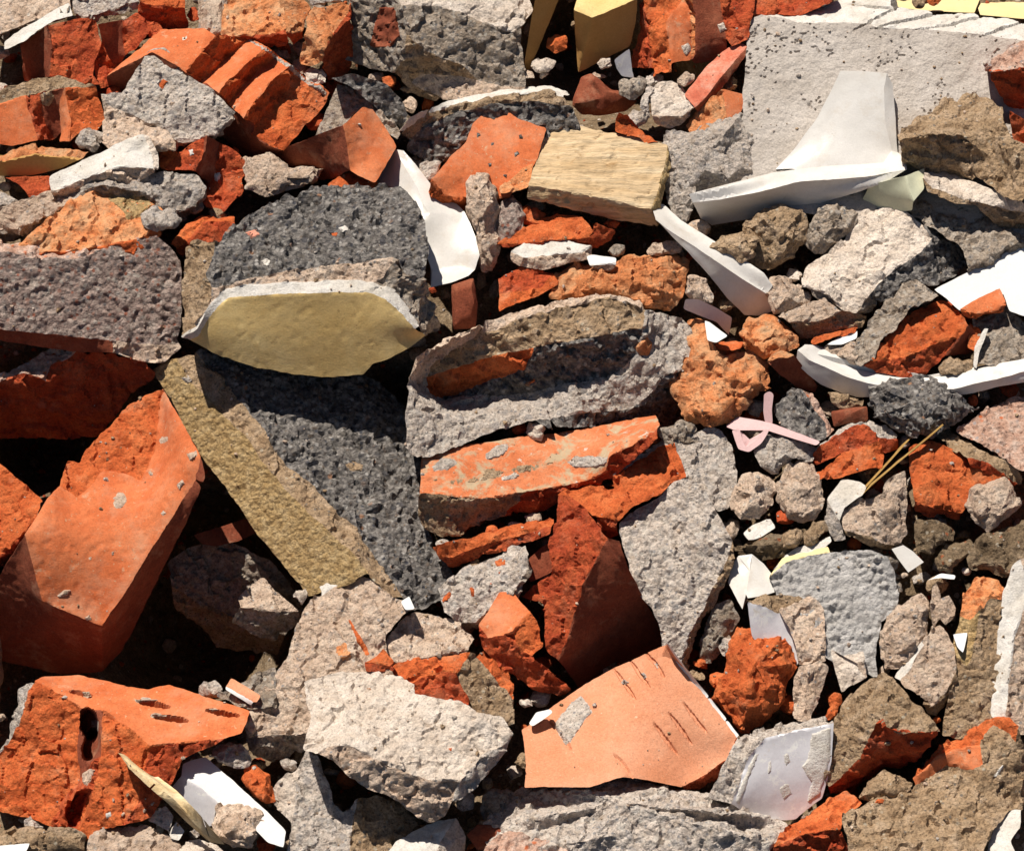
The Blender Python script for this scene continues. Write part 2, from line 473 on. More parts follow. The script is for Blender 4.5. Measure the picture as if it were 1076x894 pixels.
def build(name, label, tile, V, F, z, off, th, dents, patches, plate, margin, lift, jit, smooth, fine):
    L = fine or globals()['L']
    SEED[0] += 1
    sd = SEED[0]
    V2 = np.array(V)
    n0 = len(V)
    cen = V2.mean(0)
    z = z - z.mean() + plane(cen[1])
    # -------- rest it on what is already there
    P3 = np.column_stack([V2, z])
    tris = []
    for f in F:
        vs = [Vector((V[i][0], V[i][1])) for i in f['idx']]
        from mathutils.geometry import tessellate_polygon
        for t in tessellate_polygon([[Vector((v.x, v.y, 0)) for v in vs]]):
            tris.append([f['idx'][k] for k in t])
    g = np.full((GH, GW), -1e9)
    raster(P3, tris, g)
    mk = g > -1e8
    o = off
    if mk.any():
        gap = (zmap - g)[mk]
        need = np.quantile(gap, .9) + margin
        o = max(off - 25, min(need, off + 130))
        if lift is not None:
            o = lift
    z = z + o
    P3[:, 2] = z
    zmap[mk] = np.fmax(zmap[mk], g[mk] + o)
    zc = float(z.mean())
    area = mk.sum() * GS * GS
    if th is None:
        th = min(max(35, zc - (plane(cen[1]) - 120) + 12), 1.0 * math.sqrt(max(area, 100)), 130)
        th = max(th, 16)
    # -------- fine mesh: shared edge points, then each face filled
    pts = [tuple(p) for p in P3]
    mats = [set() for _ in pts]
    epts = {}
    def edge_pts(i, j):
        k = (min(i, j), max(i, j))
        if k not in epts:
            a, b = np.array(pts[k[0]]), np.array(pts[k[1]])
            n = max(1, int(round(np.linalg.norm(a - b) / L)))
            ids = []
            for s in range(1, n):
                pts.append(tuple(a + (b - a) * s / n)); mats.append(set())
                ids.append(len(pts) - 1)
            epts[k] = ids
        ids = epts[k]
        return ids if i < j else ids[::-1]
    tri, tmat, tpart = [], [], []
    rnd = random.Random(sd)
    for f in F:
        loop = []
        idx = f['idx']
        for a in range(len(idx)):
            i, j = idx[a], idx[(a + 1) % len(idx)]
            loop.append(i)
            loop += edge_pts(i, j)
        B = np.array([pts[k] for k in loop])
        c = B.mean(0)
        # newell normal
        nn = np.zeros(3)
        for a in range(len(B)):
            p, q = B[a], B[(a + 1) % len(B)]
            nn += np.array([(p[1] - q[1]) * (p[2] + q[2]), (p[2] - q[2]) * (p[0] + q[0]), (p[0] - q[0]) * (p[1] + q[1])])
        nn /= max(1e-9, np.linalg.norm(nn))
        if nn[2] < 0:
            nn = -nn
        if nn[2] < .12:
            nn[2] = .12; nn /= np.linalg.norm(nn)
        u = np.cross([0, 1, 0], nn); u /= np.linalg.norm(u)
        v = np.cross(nn, u)
        uv = np.stack([(B - c) @ u, (B - c) @ v], 1)
        # interior points
        x0, y0 = uv.min(0); x1, y1 = uv.max(0)
        gx, gy = np.meshgrid(np.arange(x0 + L * .6, x1, L), np.arange(y0 + L * .6, y1, L * .87))
        gx = gx + (np.arange(gx.shape[0]) % 2)[:, None] * L * .5
        G = np.stack([gx.ravel(), gy.ravel()], 1)
        if len(G):
            rs = np.random.RandomState(sd)
            G = G + rs.uniform(-.25 * L, .25 * L, G.shape)
            ins = np.zeros(len(G), bool)
            mind = np.full(len(G), 1e9)
            for a in range(len(uv)):
                p, q = uv[a], uv[(a + 1) % len(uv)]
                cond = (p[1] > G[:, 1]) != (q[1] > G[:, 1])
                dy = q[1] - p[1]
                if abs(dy) > 1e-9:
                    xi = p[0] + (G[:, 1] - p[1]) * (q[0] - p[0]) / dy
                    ins ^= cond & (G[:, 0] < xi)
                mind = np.minimum(mind, (G[:, 0] - p[0]) ** 2 + (G[:, 1] - p[1]) ** 2)
            G = G[ins & (mind > (.55 * L) ** 2)]
        nb = len(loop)
        ids = list(loop)
        if len(G):
            # depth residual of a slightly bent outline, blended inwards
            res = (B - c) @ nn
            if np.abs(res).max() > .05:
                H = np.zeros(len(G))
                for s in range(0, len(G), 4000):
                    d2 = ((G[s:s + 4000, None, :] - uv[None]) ** 2).sum(2) + 1e-3
                    wgt = d2 ** -1.5
                    H[s:s + 4000] = (wgt * res).sum(1) / wgt.sum(1)
            else:
                H = np.zeros(len(G))
            W = c + G[:, :1] * u + G[:, 1:] * v + H[:, None] * nn
            for p in W:
                pts.append(tuple(p)); mats.append(set())
                ids.append(len(pts) - 1)
        allv = [Vector(p) for p in uv] + [Vector(p) for p in (G if len(G) else [])]
        edges = [(a, (a + 1) % nb) for a in range(nb)]
        vo, eo, fo, ov, oe, of = delaunay_2d_cdt(allv, edges, [], 1, 1e-4)
        mp = [ids[o_[0]] if o_ else None for o_ in ov]
        for t in fo:
            if len(t) != 3:
                continue
            q = [mp[k] for k in t]
            if None in q or len(set(q)) < 3:
                continue
            # counter-clockwise towards the viewer (photo y runs down)
            pa, pb, pc = pts[q[0]], pts[q[1]], pts[q[2]]
            if (pb[0] - pa[0]) * (pc[1] - pa[1]) - (pb[1] - pa[1]) * (pc[0] - pa[0]) > 0:
                q = [q[0], q[2], q[1]]
            tri.append(q); tmat.append(f['mat']); tpart.append(f.get('part'))
            for k in q:
                mats[k].add(f['mat'])
    X = np.array(pts)
    T = np.array(tri)
    nvis = len(X)
    # -------- edges, boundary
    E = np.sort(np.concatenate([T[:, [0, 1]], T[:, [1, 2]], T[:, [2, 0]]]), 1)
    Eu, cnt = np.unique(E, axis=0, return_counts=True)
    directed = {}
    bset = set(map(tuple, Eu[cnt == 1]))
    for t in tri:
        for a in range(3):
            i, j = t[a], t[(a + 1) % 3]
            if (min(i, j), max(i, j)) in bset:
                directed[i] = j
    # -------- rounding of the edges
    passes = max([R_[m_][7] for m_ in set(tmat)]) + smooth
    isb = np.zeros(nvis, bool)
    for i, j in bset:
        isb[i] = isb[j] = True
    wv = np.array([np.mean([R_[m_][7] for m_ in s_]) if s_ else 0 for s_ in mats])
    wv = np.clip((wv + smooth) / max(1, passes), 0, 1)
    for _ in range(passes):
        acc = np.zeros_like(X); ct = np.zeros(nvis)
        for a, b in ((0, 1), (1, 0)):
            sel = ~isb[Eu[:, a]] | (isb[Eu[:, a]] & isb[Eu[:, b]])
            np.add.at(acc, Eu[sel, a], X[Eu[sel, b]]); np.add.at(ct, Eu[sel, a], 1)
        ok = ct > 0
        X[ok] += (.5 * wv[ok])[:, None] * (acc[ok] / ct[ok][:, None] - X[ok])
    # -------- relief along the surface normal
    Xi = X * np.array([1, -1, 1])
    fn = np.cross(Xi[T[:, 1]] - Xi[T[:, 0]], Xi[T[:, 2]] - Xi[T[:, 0]])
    vn = np.zeros_like(X)
    for a in range(3):
        np.add.at(vn, T[:, a], fn)
    vn /= np.maximum(1e-9, np.linalg.norm(vn, axis=1))[:, None]
    size = min(1.0, math.sqrt(max(area, 60)) / 75)
    D = np.zeros_like(X)
    used = np.unique(T)
    for k in used:
        rl = [R_[m_] for m_ in mats[k]]
        h = sum(relief_noise(Xi[k], m_, sd) for m_ in mats[k]) / len(rl)
        j = noise.noise_vector(Vector(Xi[k]) / 26 + Vector((sd * 3.1, 0, 0)))
        a1 = sum(r[0] for r in rl) / len(rl)
        if mats[k] & {'bs', 'bd', 'bm', 'til', 'yel'}:
            a1 = max(a1, 1.0)
        aj = jit * 1.3 * min(1.6, a1) * (.35 + .65 * size)
        sc = .6 + .4 * size
        j2 = noise.noise_vector(Vector(Xi[k]) / 7 + Vector((0, sd * 2.3, 0)))
        jj = np.array((j.x, j.y, j.z * .6)) * aj + np.array((j2.x, j2.y, j2.z)) * aj * .5
        jj -= vn[k] * (vn[k] @ jj) * .85
        D[k] = vn[k] * h * sc + jj
    Xd = Xi + D
    for (dx, dy, rx, ry, ang, dep) in dents:
        (px, py), = parse_pts(tile, f'{dx},{dy}')
        if tile != 'px':
            rx, ry = rx / ZOOM, ry / ZOOM
        ca, sa = math.cos(math.radians(ang)), math.sin(math.radians(ang))
        ex, ey = Xi[:, 0] - px, -Xi[:, 1] - py
        a, b = (ex * ca + ey * sa) / rx, (-ex * sa + ey * ca) / ry
        q = np.clip(1.14 - np.sqrt(a * a + b * b), 0, .28) / .28
        if dep > 25:
            Xd[:, 2] -= q * dep
        else:
            Xd -= vn * (q * dep)[:, None]
    # -------- sides and back
    start = next(iter(directed))
    loop = [start]
    while directed.get(loop[-1]) not in (None, start) and len(loop) < len(directed) + 2:
        loop.append(directed[loop[-1]])
    base = Xd[loop]
    cb = base.mean(0)
    zback = base[:, 2].mean() - th
    rings = [(.0, .10), (.01, .35), (.05, .7), (.22, 1.0)] if not plate else [(0, .35), (.01, .8), (.05, 1.0)]
    allX = [Xd]
    prev = loop
    nxt = nvis
    btri = []
    nl = len(loop)
    rr = random.Random(sd + 5)
    for (shr, dz) in rings:
        q = base.copy()
        q[:, :2] = cb[:2] + (base[:, :2] - cb[:2]) * (1 - shr)
        if plate:
            q[:, 2] = base[:, 2] - th * dz
        else:
            q[:, 2] = base[:, 2] * (1 - dz) + np.minimum(base[:, 2] - 4, zback) * dz
            for a in range(nl):
                nv = noise.noise_vector(Vector(q[a]) / 22 + Vector((sd, 0, 0)))
                q[a] += np.array((nv.x, nv.y, nv.z)) * 2.0 * (dz if shr > .02 else .3)
        allX.append(q)
        cur = list(range(nxt, nxt + nl)); nxt += nl
        for a in range(nl):
            b = (a + 1) % nl
            btri.append((prev[a], cur[a], cur[b])); btri.append((prev[a], cur[b], prev[b]))
        prev = cur
    allX.append(np.array([[cb[0], cb[1], (allX[-1][:, 2].mean())]]))
    for a in range(nl):
        btri.append((prev[a], nxt, prev[(a + 1) % nl]))
    XX = np.concatenate(allX)
    XX[:, 1] *= -1
    Wd = to_world(XX)
    # side and back take the look of the face they continue
    vm = {}
    for t, m_, p_ in zip(tri, tmat, tpart):
        for k in t:
            if isb[k]:
                vm[k] = (m_, p_)
    main = max(set(tmat), key=tmat.count)
    mainp = max(set(tpart), key=tpart.count)
    pos = {k: a for a, k in enumerate(loop)}
    for n_, t in enumerate(btri):
        ring = n_ // (2 * nl)
        a = (n_ // 2) % nl
        m_, p_ = vm.get(loop[a], (main, mainp)) if ring < 2 else (main, mainp)
        if ring >= len(rings):
            m_, p_ = main, mainp
        tri.append(t); tmat.append(m_); tpart.append(p_)
    root = finish(name, label, Wd, tri, tmat, tpart, sd, tile, patches)
    if name != 'rubble_crumb':
        INFO.append((cen[0], cen[1], math.sqrt(area), label, root, D0 - zc * S))

def tag(o, name, label):
    o['label'] = label
    cat, grp = KIND[name]
    o['category'] = cat
    if grp:
        o['group'] = grp

def mesh_obj(name, W, tri, tmat, origin, parent):
    W = np.asarray(W); T = np.asarray(tri)
    used, inv = np.unique(T.ravel(), return_inverse=True)
    T2 = inv.reshape(T.shape)
    me = bpy.data.meshes.new(name)
    me.from_pydata((W[used] - np.array(origin)).tolist(), [], T2.tolist())
    keys = sorted(set(tmat))
    for k in keys:
        me.materials.append(M[k])
    me.polygons.foreach_set('material_index', [keys.index(m_) for m_ in tmat])
    me.polygons.foreach_set('use_smooth', [True] * len(T2))
    me.update()
    me.set_sharp_from_angle(angle=math.radians(20 if 'cer' in keys else 36))
    o = link(name, me, parent)
    if parent is None:
        o.location = origin
    return o

def finish(name, label, Wd, tri, tmat, tpart, sd, tile, patches):
    mn, mx = Wd.min(0), Wd.max(0)
    origin = Vector(((mn[0] + mx[0]) / 2, (mn[1] + mx[1]) / 2, mn[2]))
    parts = sorted(set(p or '' for p in tpart))
    if len(parts) == 1 and parts[0] == '':
        root = mesh_obj(name, Wd, tri, tmat, origin, None)
    else:
        root = bpy.data.objects.new(name, None)
        root.empty_display_size = .02
        COL.objects.link(root)
        root.location = origin
        tp = np.array([p or '' for p in tpart]); ta = np.array(tri); tm = np.array(tmat)
        for p in parts:
            s = tp == p
            mesh_obj((p or 'body').split('#')[0], Wd, ta[s], list(tm[s]), origin, root)
    tag(root, name, label)
    if patches:
        bvh = BVHTree.FromPolygons([Vector(p) for p in Wd], [tuple(int(q) for q in t) for t in tri])
        for (pn, mt, hgt, outline, *tl) in patches:
            patch(pn, mt, hgt, parse_pts(tl[0] if tl else tile, outline), bvh, root, origin, sd)
    return root

def patch(pn, mt, hgt, pts, bvh, root, origin, sd):
    """mortar stuck on a face: a thin uneven cake lying on the surface"""
    A = np.array(pts)
    loop = []
    for a in range(len(A)):
        p, q = A[a], A[(a + 1) % len(A)]
        n = max(1, int(np.linalg.norm(p - q) / 2.0))
        for s in range(n):
            w_ = p + (q - p) * s / n
            v = noise.noise_vector(Vector((w_[0] / 6, w_[1] / 6, sd)))
            loop.append(w_ + np.array((v.x, v.y)) * 1.2)
    uv = np.array(loop)
    x0, y0 = uv.min(0); x1, y1 = uv.max(0)
    gx, gy = np.meshgrid(np.arange(x0, x1, 2.0), np.arange(y0, y1, 2.0))
    G = np.stack([gx.ravel(), gy.ravel()], 1)
    ins = np.zeros(len(G), bool); mind = np.full(len(G), 1e9)
    for a in range(len(uv)):
        p, q = uv[a], uv[(a + 1) % len(uv)]
        dy = q[1] - p[1]
        if abs(dy) > 1e-9:
            ins ^= ((p[1] > G[:, 1]) != (q[1] > G[:, 1])) & (G[:, 0] < p[0] + (G[:, 1] - p[1]) * (q[0] - p[0]) / dy)
        mind = np.minimum(mind, np.hypot(G[:, 0] - p[0], G[:, 1] - p[1]))
    G = G[ins & (mind > 1.0)]; mind = mind[ins & (mind > 1.0)]
    allp = np.concatenate([uv, G]) if len(G) else uv
    hh = np.concatenate([np.full(len(uv), -.8), hgt * np.minimum(1, (mind / 3.0)) ** .6]) if len(G) else np.full(len(uv), 0.)
    vo, eo, fo, ov, oe, of = delaunay_2d_cdt([Vector(p) for p in allp], [(a, (a + 1) % len(uv)) for a in range(len(uv))], [], 1, 1e-4)
    mp = [o_[0] if o_ else None for o_ in ov]
    far = to_world(np.column_stack([allp, np.full(len(allp), 400.)]))
    W = []; good = []
    for k, (p, f_) in enumerate(zip(allp, far)):
        d = (Vector(f_) - cam_loc).normalized()
        hit = bvh.ray_cast(cam_loc, d)
        if hit[0] is None:
            W.append(f_); good.append(False); continue
        rr = relief_noise((p[0], -p[1], 0), mt, sd) * .35
        W.append(np.array(hit[0] - d * (hh[k] + (rr if hh[k] > 0 else 0)) * S)); good.append(True)
    tri = []
    for t in fo:
        q = [mp[k] for k in t]
        if None in q or not all(good[k] for k in q):
            continue
        pa, pb, pc = allp[q[0]], allp[q[1]], allp[q[2]]
        if (pb[0] - pa[0]) * (pc[1] - pa[1]) - (pb[1] - pa[1]) * (pc[0] - pa[0]) > 0:
            q = [q[0], q[2], q[1]]
        tri.append(q)
    if tri:
        mesh_obj(pn, np.array(W), tri, [mt] * len(tri), origin, root)
# ============================================================ the pieces, from the back of the heap to the front
# ---- top edge, left to right
P('concrete_chunk', 'beige concrete slab corner in the top left corner of the heap', 'A0', '''
cb 0 35 | -60,-60 275,-60 268,5 130,80 0,140 -60,165
cm 10 -35 | -60,165 0,140 130,80 268,5 262,30 130,100 0,165 -60,190''')
P('concrete_chunk', 'grey concrete edge above the red bricks at the upper left', 'A0', '''
cg 0 30 | 285,-50 550,-50 545,5 430,40 330,70 298,58 283,10
cm 0 -30 | 298,58 330,70 430,40 545,5 540,40 430,70 330,95 300,80''')
P('brick_fragment', 'dark red brick behind the ribbed brick at the upper left', 'A0', '''
bo 0 45 | 540,-40 730,-40 722,35 640,25 560,15 545,-5
br 10 -30 | 545,-5 560,15 640,25 722,35 740,110 690,150 600,130 540,70''')
R('mortar_lump', 'pale beige lump beside the pale orange brick at the top edge', 'A0', 'cb', '770,-30 895,-30 880,60 872,140 830,165 780,120 768,50', .5)
P('brick_fragment', 'pale orange crumbling brick at the top edge with flat top', 'px', '''
bp -5 35 | 236,-12 295,-12 299,10 300,31 288,36 268,38 246,40 231,36 233,15
br 5 -35 | 231,36 246,40 268,38 288,36 300,31 304,46 280,56 250,54''')
P('brick_fragment', 'narrow orange brick splinter beside the pale orange brick at top', 'A1', '''
bp 20 30 | 120,-30 205,-30 250,40 228,72 215,128 150,135 138,70
br 10 -40 | 150,135 215,128 220,160 180,180''')
R('stone', 'thin grey stone at the top edge between orange bricks', 'A1', 'cg', '215,-40 420,-40 410,12 330,18 250,25', .5)
P('brick_fragment', 'wedge of light orange brick with broken lower corner near top', 'A1', '''
bp -15 40 | 225,60 262,20 405,8 392,52 312,165 300,195 232,122
bp -30 0 | 232,122 300,195 296,240 250,262 200,240
br 45 -20 | 405,8 410,60 420,200 400,300 320,320 296,240 300,195 312,165 392,52''')
P('concrete_chunk', 'large grey brown composite block with brick inset at top centre', 'A1', '''
cm -35 -8 concrete_body | 375,195 405,-40 560,-50 600,20 622,130 612,235 568,290 420,252 372,225
cw 15 45 concrete_body | 560,-50 1080,-50 1120,40 1075,100 1040,125 900,75 740,20 600,20
cm 12 10 concrete_body | 600,20 740,20 900,75 1040,125 1075,100 1090,340 990,338 900,312 840,255 760,230 690,200 622,130
ct 5 -35 concrete_body | 622,130 690,200 760,230 840,255 900,312 680,290 640,325 612,235
cb 5 45 mortar_bed | 640,325 680,290 900,312 990,338 1090,340 1080,362 850,392 760,392 685,352
ct 0 -35 mortar_bed | 568,290 612,235 640,325 685,352 760,392 700,400 620,340''', patches=[
 ('brick_inset', 'bd', 2.5, '475,185 515,28 575,28 602,138 560,185 510,190')])
P('tile_fragment', 'brown tile leaning on edge behind the grey composite block', 'A2', '''
tan 35 -20 | 125,-30 225,-30 90,295 78,250 100,110''', plate=True, th=10)
P('tile_fragment', 'thick tan tile with yellow top leaning at the top edge', 'A2', '''
yel -10 55 | 270,40 300,-40 540,-40 520,-5 345,72
tan 12 -22 | 345,72 520,-5 515,80 490,180 288,287
tan -50 -30 | 270,40 345,72 288,287 282,200''', th=14)
P('brick_fragment', 'red hollow brick standing on end with deep vertical grooves', 'A2', '''
br -40 -10 | 530,-40 545,40 565,100 575,270 490,265 520,120
bo -5 20 | 530,-40 690,-40 690,5 630,85 655,275 575,295 565,100 545,40
bs 40 5 | 690,5 725,20 735,240 655,245 630,85
bp -40 15 | 690,-40 740,-40 745,205 733,235 725,20 690,5
bd 15 -12 | 740,-40 835,-40 862,90 870,235 745,250 733,235 745,205
br 0 15 | 835,-40 985,-40 975,60 948,160 885,180 868,150 862,90''', patches=[
 ('mortar_patch', 'cw', 3, '690,180 725,160 735,200 705,225'), ('mortar_patch', 'cw', 3, '832,95 865,85 872,120 845,132')])
P('brick_fragment', 'dark red rough brick at the top edge behind the long pale concrete block', 'px', '''
br 0 25 | 786,-15 880,-15 872,5 840,16 806,16 788,12
br 0 -30 | 788,12 806,16 840,16 842,30 790,30''')
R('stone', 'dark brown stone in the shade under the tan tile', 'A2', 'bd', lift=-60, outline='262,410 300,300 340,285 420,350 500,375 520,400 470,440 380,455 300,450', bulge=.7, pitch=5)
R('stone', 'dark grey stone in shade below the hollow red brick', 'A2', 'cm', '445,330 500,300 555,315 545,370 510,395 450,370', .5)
P('ceramic_shard', 'small bluish glazed shard in shade beside the tan tile', 'A2', '''
lav 20 -10 | 430,235 490,190 500,280 510,308 460,300 440,270''', plate=True, th=6)
# ---- second row, left
P('plaster_fragment', 'thin white plaster board edge in the top left corner', 'A0', '''
pw -10 50 | 15,165 95,108 265,8 288,55 210,80 150,118 85,170 18,195''', th=20)
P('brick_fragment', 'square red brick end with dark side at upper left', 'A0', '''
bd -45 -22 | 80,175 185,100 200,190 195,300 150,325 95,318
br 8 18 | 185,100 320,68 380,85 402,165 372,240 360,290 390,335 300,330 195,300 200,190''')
P('brick_fragment', 'rounded rib of a hollow red brick beside the square brick end', 'A0', '''
bd 35 -25 | 385,95 480,80 480,150 490,215 470,260 440,250 402,165
br -10 20 | 480,80 535,52 572,80 582,130 540,180 490,215 480,150
br 30 10 | 572,80 628,95 640,120 600,150 582,130
br 20 30 | 402,165 440,250 470,260 440,330 395,345 372,290 372,240''')
P('brick_fragment', 'large orange ribbed brick with diagonal grooves at upper left', 'px', '''
bs -15 45 | 112,80 136,60 168,31 215,30 227,38 222,46 206,62 196,78 187,70 160,54
bd -20 -35 | 112,80 160,54 187,70 170,95 150,118 128,110 114,92
bo 45 -18 | 196,78 206,62 222,46 227,38 262,40 250,52 228,72 212,86
bs -38 55 | 212,86 228,72 250,52 262,40 281,50 262,64 240,84 229,97
bo 48 -20 | 229,97 240,84 262,64 281,50 293,60 272,74 252,94 240,110
bs -38 55 | 240,110 252,94 272,74 293,60 306,68 288,82 266,108 256,124
bo 45 -18 | 256,124 266,108 288,82 306,68 320,80 304,94 282,118 268,132
bo 10 25 | 268,132 282,118 304,94 320,80 346,98 341,112 329,124 312,142 297,158 280,152 264,142
bd~ 0 -40 | 196,78 212,86 229,97 240,110 256,124 268,132 264,142 280,152 297,158 270,172 238,150 215,118 187,70''', patches=[
 ('mortar_patch', 'cw', 2, '188,40 196,36 200,40 192,44'), ('mortar_patch', 'cg', 2.5, '262,38 282,46 306,66 330,84 346,98 342,102 318,86 296,68 276,52 260,44')], margin=20)
P('brick_fragment', 'hollow brick end with two curved lobes under mortar, left edge', 'A0', '''
ct -5 35 mortar_cap | -50,390 0,352 130,308 230,298 345,328 375,336 252,342 165,358 100,370 0,402 -50,425
bs -20 5 brick_body | -50,425 0,402 100,370 105,420 130,480 150,552 50,575 -50,560
br 35 10 brick_body | 100,370 158,360 170,470 215,545 150,552 130,480 105,420
bd 10 -30 brick_body | 158,360 252,342 235,400 232,450 240,520 215,545 170,470
bs -35 10 brick_body | 252,342 262,400 275,480 270,552 232,555 240,520 232,450 235,400
bo 10 15 brick_body | 252,342 375,336 395,400 412,480 380,510 310,520 270,552 275,480 262,400''', patches=[
 ('mortar_patch', 'ct', 5, '158,372 200,350 215,385 190,420 160,410')])
P('concrete_chunk', 'grey triangular concrete plate with a tiny orange chip, upper left', 'A0', '''
cg 3 22 | 580,200 640,185 690,240 732,292 800,335 860,380 922,440 850,530 790,548 700,560 600,490 520,455 430,415 395,365 478,360 540,270
cm 30 -30 | 922,440 918,470 850,555 800,575 700,575 700,560 790,548 850,530
cb 0 -10 | 395,365 430,415 520,455 600,490 700,560 690,600 600,590 480,560 415,480''', th=28, margin=12, patches=[
 ('orange_chip', 'bo', 2.5, '615,330 640,305 660,320 635,352')])
R('mortar_lump', 'pinkish beige crumbled lump in the gap above the large black chunk', 'A0', 'cb', '945,610 1000,590 1060,590 1130,650 1270,660 1240,710 1180,730 1040,775 960,740', .5, pitch=35, lift=-30)
R('mortar_lump', 'brown crumbly mortar below the grey triangular plate', 'A0', 'cb', '400,470 470,440 560,480 660,520 690,590 620,600 560,590 440,600 400,560', .4, pitch=35)
P('brick_fragment', 'orange brick scraps in the dark gap at the left edge', 'A0', '''
br 5 20 | 20,690 110,690 195,690 210,740 190,760 115,775 80,720
bo 0 40 | 115,775 190,760 200,780 130,800''')
R('stone', 'pale grey stone at the left edge under the brick scraps', 'A0', 'cg', '-60,740 20,750 80,785 60,820 -60,830', .5)
P('tile_fragment', 'thin buff tile lying flat at the left edge with dark underside', 'A0', '''
bp -5 50 | -60,620 0,598 130,560 290,575 352,600 320,622 130,600 0,632 -60,645
tan 5 -28 | -60,645 0,632 130,600 320,622 240,660 120,688 0,690 -60,690''', th=20)
R('mortar_lump', 'small grey crumb of mortar on the buff tile', 'A0', 'cg', '290,555 310,512 370,503 412,520 400,560 370,590 310,580', .7)
P('brick_fragment', 'red brick corner with white specks between grey slabs, upper left', 'A0', '''
br -20 30 | 690,610 810,528 800,600 765,672 690,668 640,668 660,640
bd 35 -35 | 810,528 852,560 845,680 820,720 800,705 765,672 800,600
br 5 20 | 852,560 930,600 982,652 940,700 952,750 880,822 800,800 790,760 820,720 845,680
bo -10 20 | 620,590 660,580 700,600 690,610 660,640 640,668 622,645''', patches=[
 ('mortar_patch', 'pw', 2, '735,590 755,580 762,605 745,615'), ('mortar_patch', 'pw', 2, '840,680 865,670 868,690 850,715 835,705')])
P('plaster_fragment', 'cream plaster slab with pale flat top at upper left', 'A0', '''
pw -8 45 | 190,690 330,625 450,570 562,522 588,600 602,662 500,655 420,668 330,700 255,735 195,748
cw 45 10 | 562,522 585,535 615,600 622,665 602,662 588,600
cb 0 -25 | 195,748 255,735 330,700 420,668 500,655 602,662 622,665 560,710 330,760 220,775''', th=30)
P('concrete_chunk', 'long grey layered slab reaching the left edge above the speckled purple slab', 'A0', '''
cb 0 45 | -60,850 0,815 200,742 260,755 300,790 180,850 80,892 -60,910
cg 5 32 | 200,742 330,705 450,662 640,668 770,678 808,740 790,780 720,830 640,812 560,752 400,722 330,745 300,790 260,755
cm 30 -35 | 808,740 812,780 760,850 710,880 640,860 640,812 720,830 790,780
cm 0 -30 | -60,910 80,892 180,850 300,790 330,745 400,722 560,752 640,812 640,860 500,900 300,900 0,950''', th=55)
P('brick_fragment', 'pale orange crumbling brick with yellow plaster patch, left side', 'px', '''
bp 0 42 | 10,262 45,236 70,214 95,196 115,193 135,198 160,206 173,222 165,236 150,250 118,256 80,262 40,266
bo 0 -10 | 10,262 40,266 80,262 118,256 150,250 165,236 170,246 140,275 60,285 12,280''', patches=[
 ('plaster_patch', 'stu', 1.2, '430,740 520,735 575,760 600,800 560,850 500,862 470,820 420,780', 'A0')])
R('mortar_lump', 'grey white mortar crumb between orange brick and black chunk', 'A0', 'cg', '548,835 600,810 680,820 715,860 690,900 620,915 560,890', .6)
P('brick_fragment', 'small red brick peeking out left of the large black chunk', 'px', '''
bo 0 45 | 178,256 197,234 214,226 246,228 246,233 215,232 200,250 186,262
br 5 -5 | 200,250 215,232 246,233 246,246 232,254 208,262 190,270 186,262''')
# ---- second row, middle
P('asphalt_chunk', 'dark grey angular stone in shade under the composite block', 'A1', '''
cd 20 -5 | 330,310 420,290 545,330 612,398 625,450 600,505 500,420 420,350
cm 0 -30 | 600,505 625,450 660,480 640,560 560,560''')
P('concrete_chunk', 'grey gravelly concrete edge behind a red brick, upper middle', 'A1', '''
cm -10 30 | 262,535 330,370 352,325 430,345 500,410 560,470 602,520 590,558 540,520 480,430 420,440 380,490''', th=50)
P('brick_fragment', 'red brick with dark left face and lit right face, upper middle', 'A1', '''
bd -45 -30 | 100,600 250,540 372,490 390,580 402,665 330,700 200,720 110,680
bs 25 25 | 372,490 455,418 492,430 540,500 582,575 540,650 500,718 440,690 402,665 390,580''', lift=-15)
P('brick_fragment', 'thin orange brick edge just behind the large black chunk', 'A1', '''
bo 0 40 | 315,722 360,690 410,668 470,680 510,712 480,745 330,760''', lift=-22)
P('asphalt_chunk', 'dark asphalt slab with thin white top edge behind speckled orange brick', 'px', '''
pw 0 58 white_edge | 420,138 430,125 470,105 530,93 580,89 598,97 592,101 578,95 530,99 472,111 436,129 424,142
ct 0 10 asphalt_body | 424,142 436,129 472,111 530,99 578,95 592,101 600,112 560,106 520,108 480,118 446,134 432,146
cd 0 -5 asphalt_body | 432,146 446,134 480,118 520,108 560,106 600,112 610,132 600,150 520,170 450,172 426,158''')
P('brick_fragment', 'flat orange brick speckled with dark grit, upper centre', 'px', '''
bs 5 28 | 454,188 476,162 490,150 496,130 520,109 531,112 546,126 574,135 566,165 555,182 536,206 520,210 490,206 468,206
bo 10 -30 | 454,188 468,206 490,206 520,210 536,206 530,222 480,224 450,204''', patches=[
 ('grit_crumb', 'cd', 1.5, p) for p in ('500,140 505,138 506,143 501,145', '516,150 521,149 520,155 515,154', '530,140 534,140 534,145 530,145', '512,172 517,170 518,176 513,177', '540,160 544,158 546,163 541,165', '494,165 497,163 499,167 495,169', '525,128 529,127 529,131 525,132', '528,183 534,182 533,188 528,187', '508,120 512,119 513,124 508,124', '545,142 549,141 550,146 545,147')])
R('stone', 'small flat grey stone beside the folded ceramic shard', 'px', 'cg', '440,172 452,167 463,170 462,182 450,190 440,186', .4)
R('stone', 'dark speckled stone left of the wood block', 'px', 'pbd', '524,214 540,203 553,226 548,245 530,258 520,240', .6)
P('brick_fragment', 'orange cream brick sliver under the left end of the wood block', 'A2', '''
bp 10 35 | -20,730 30,695 115,632 105,690 95,735 30,752 -15,760''', th=20)
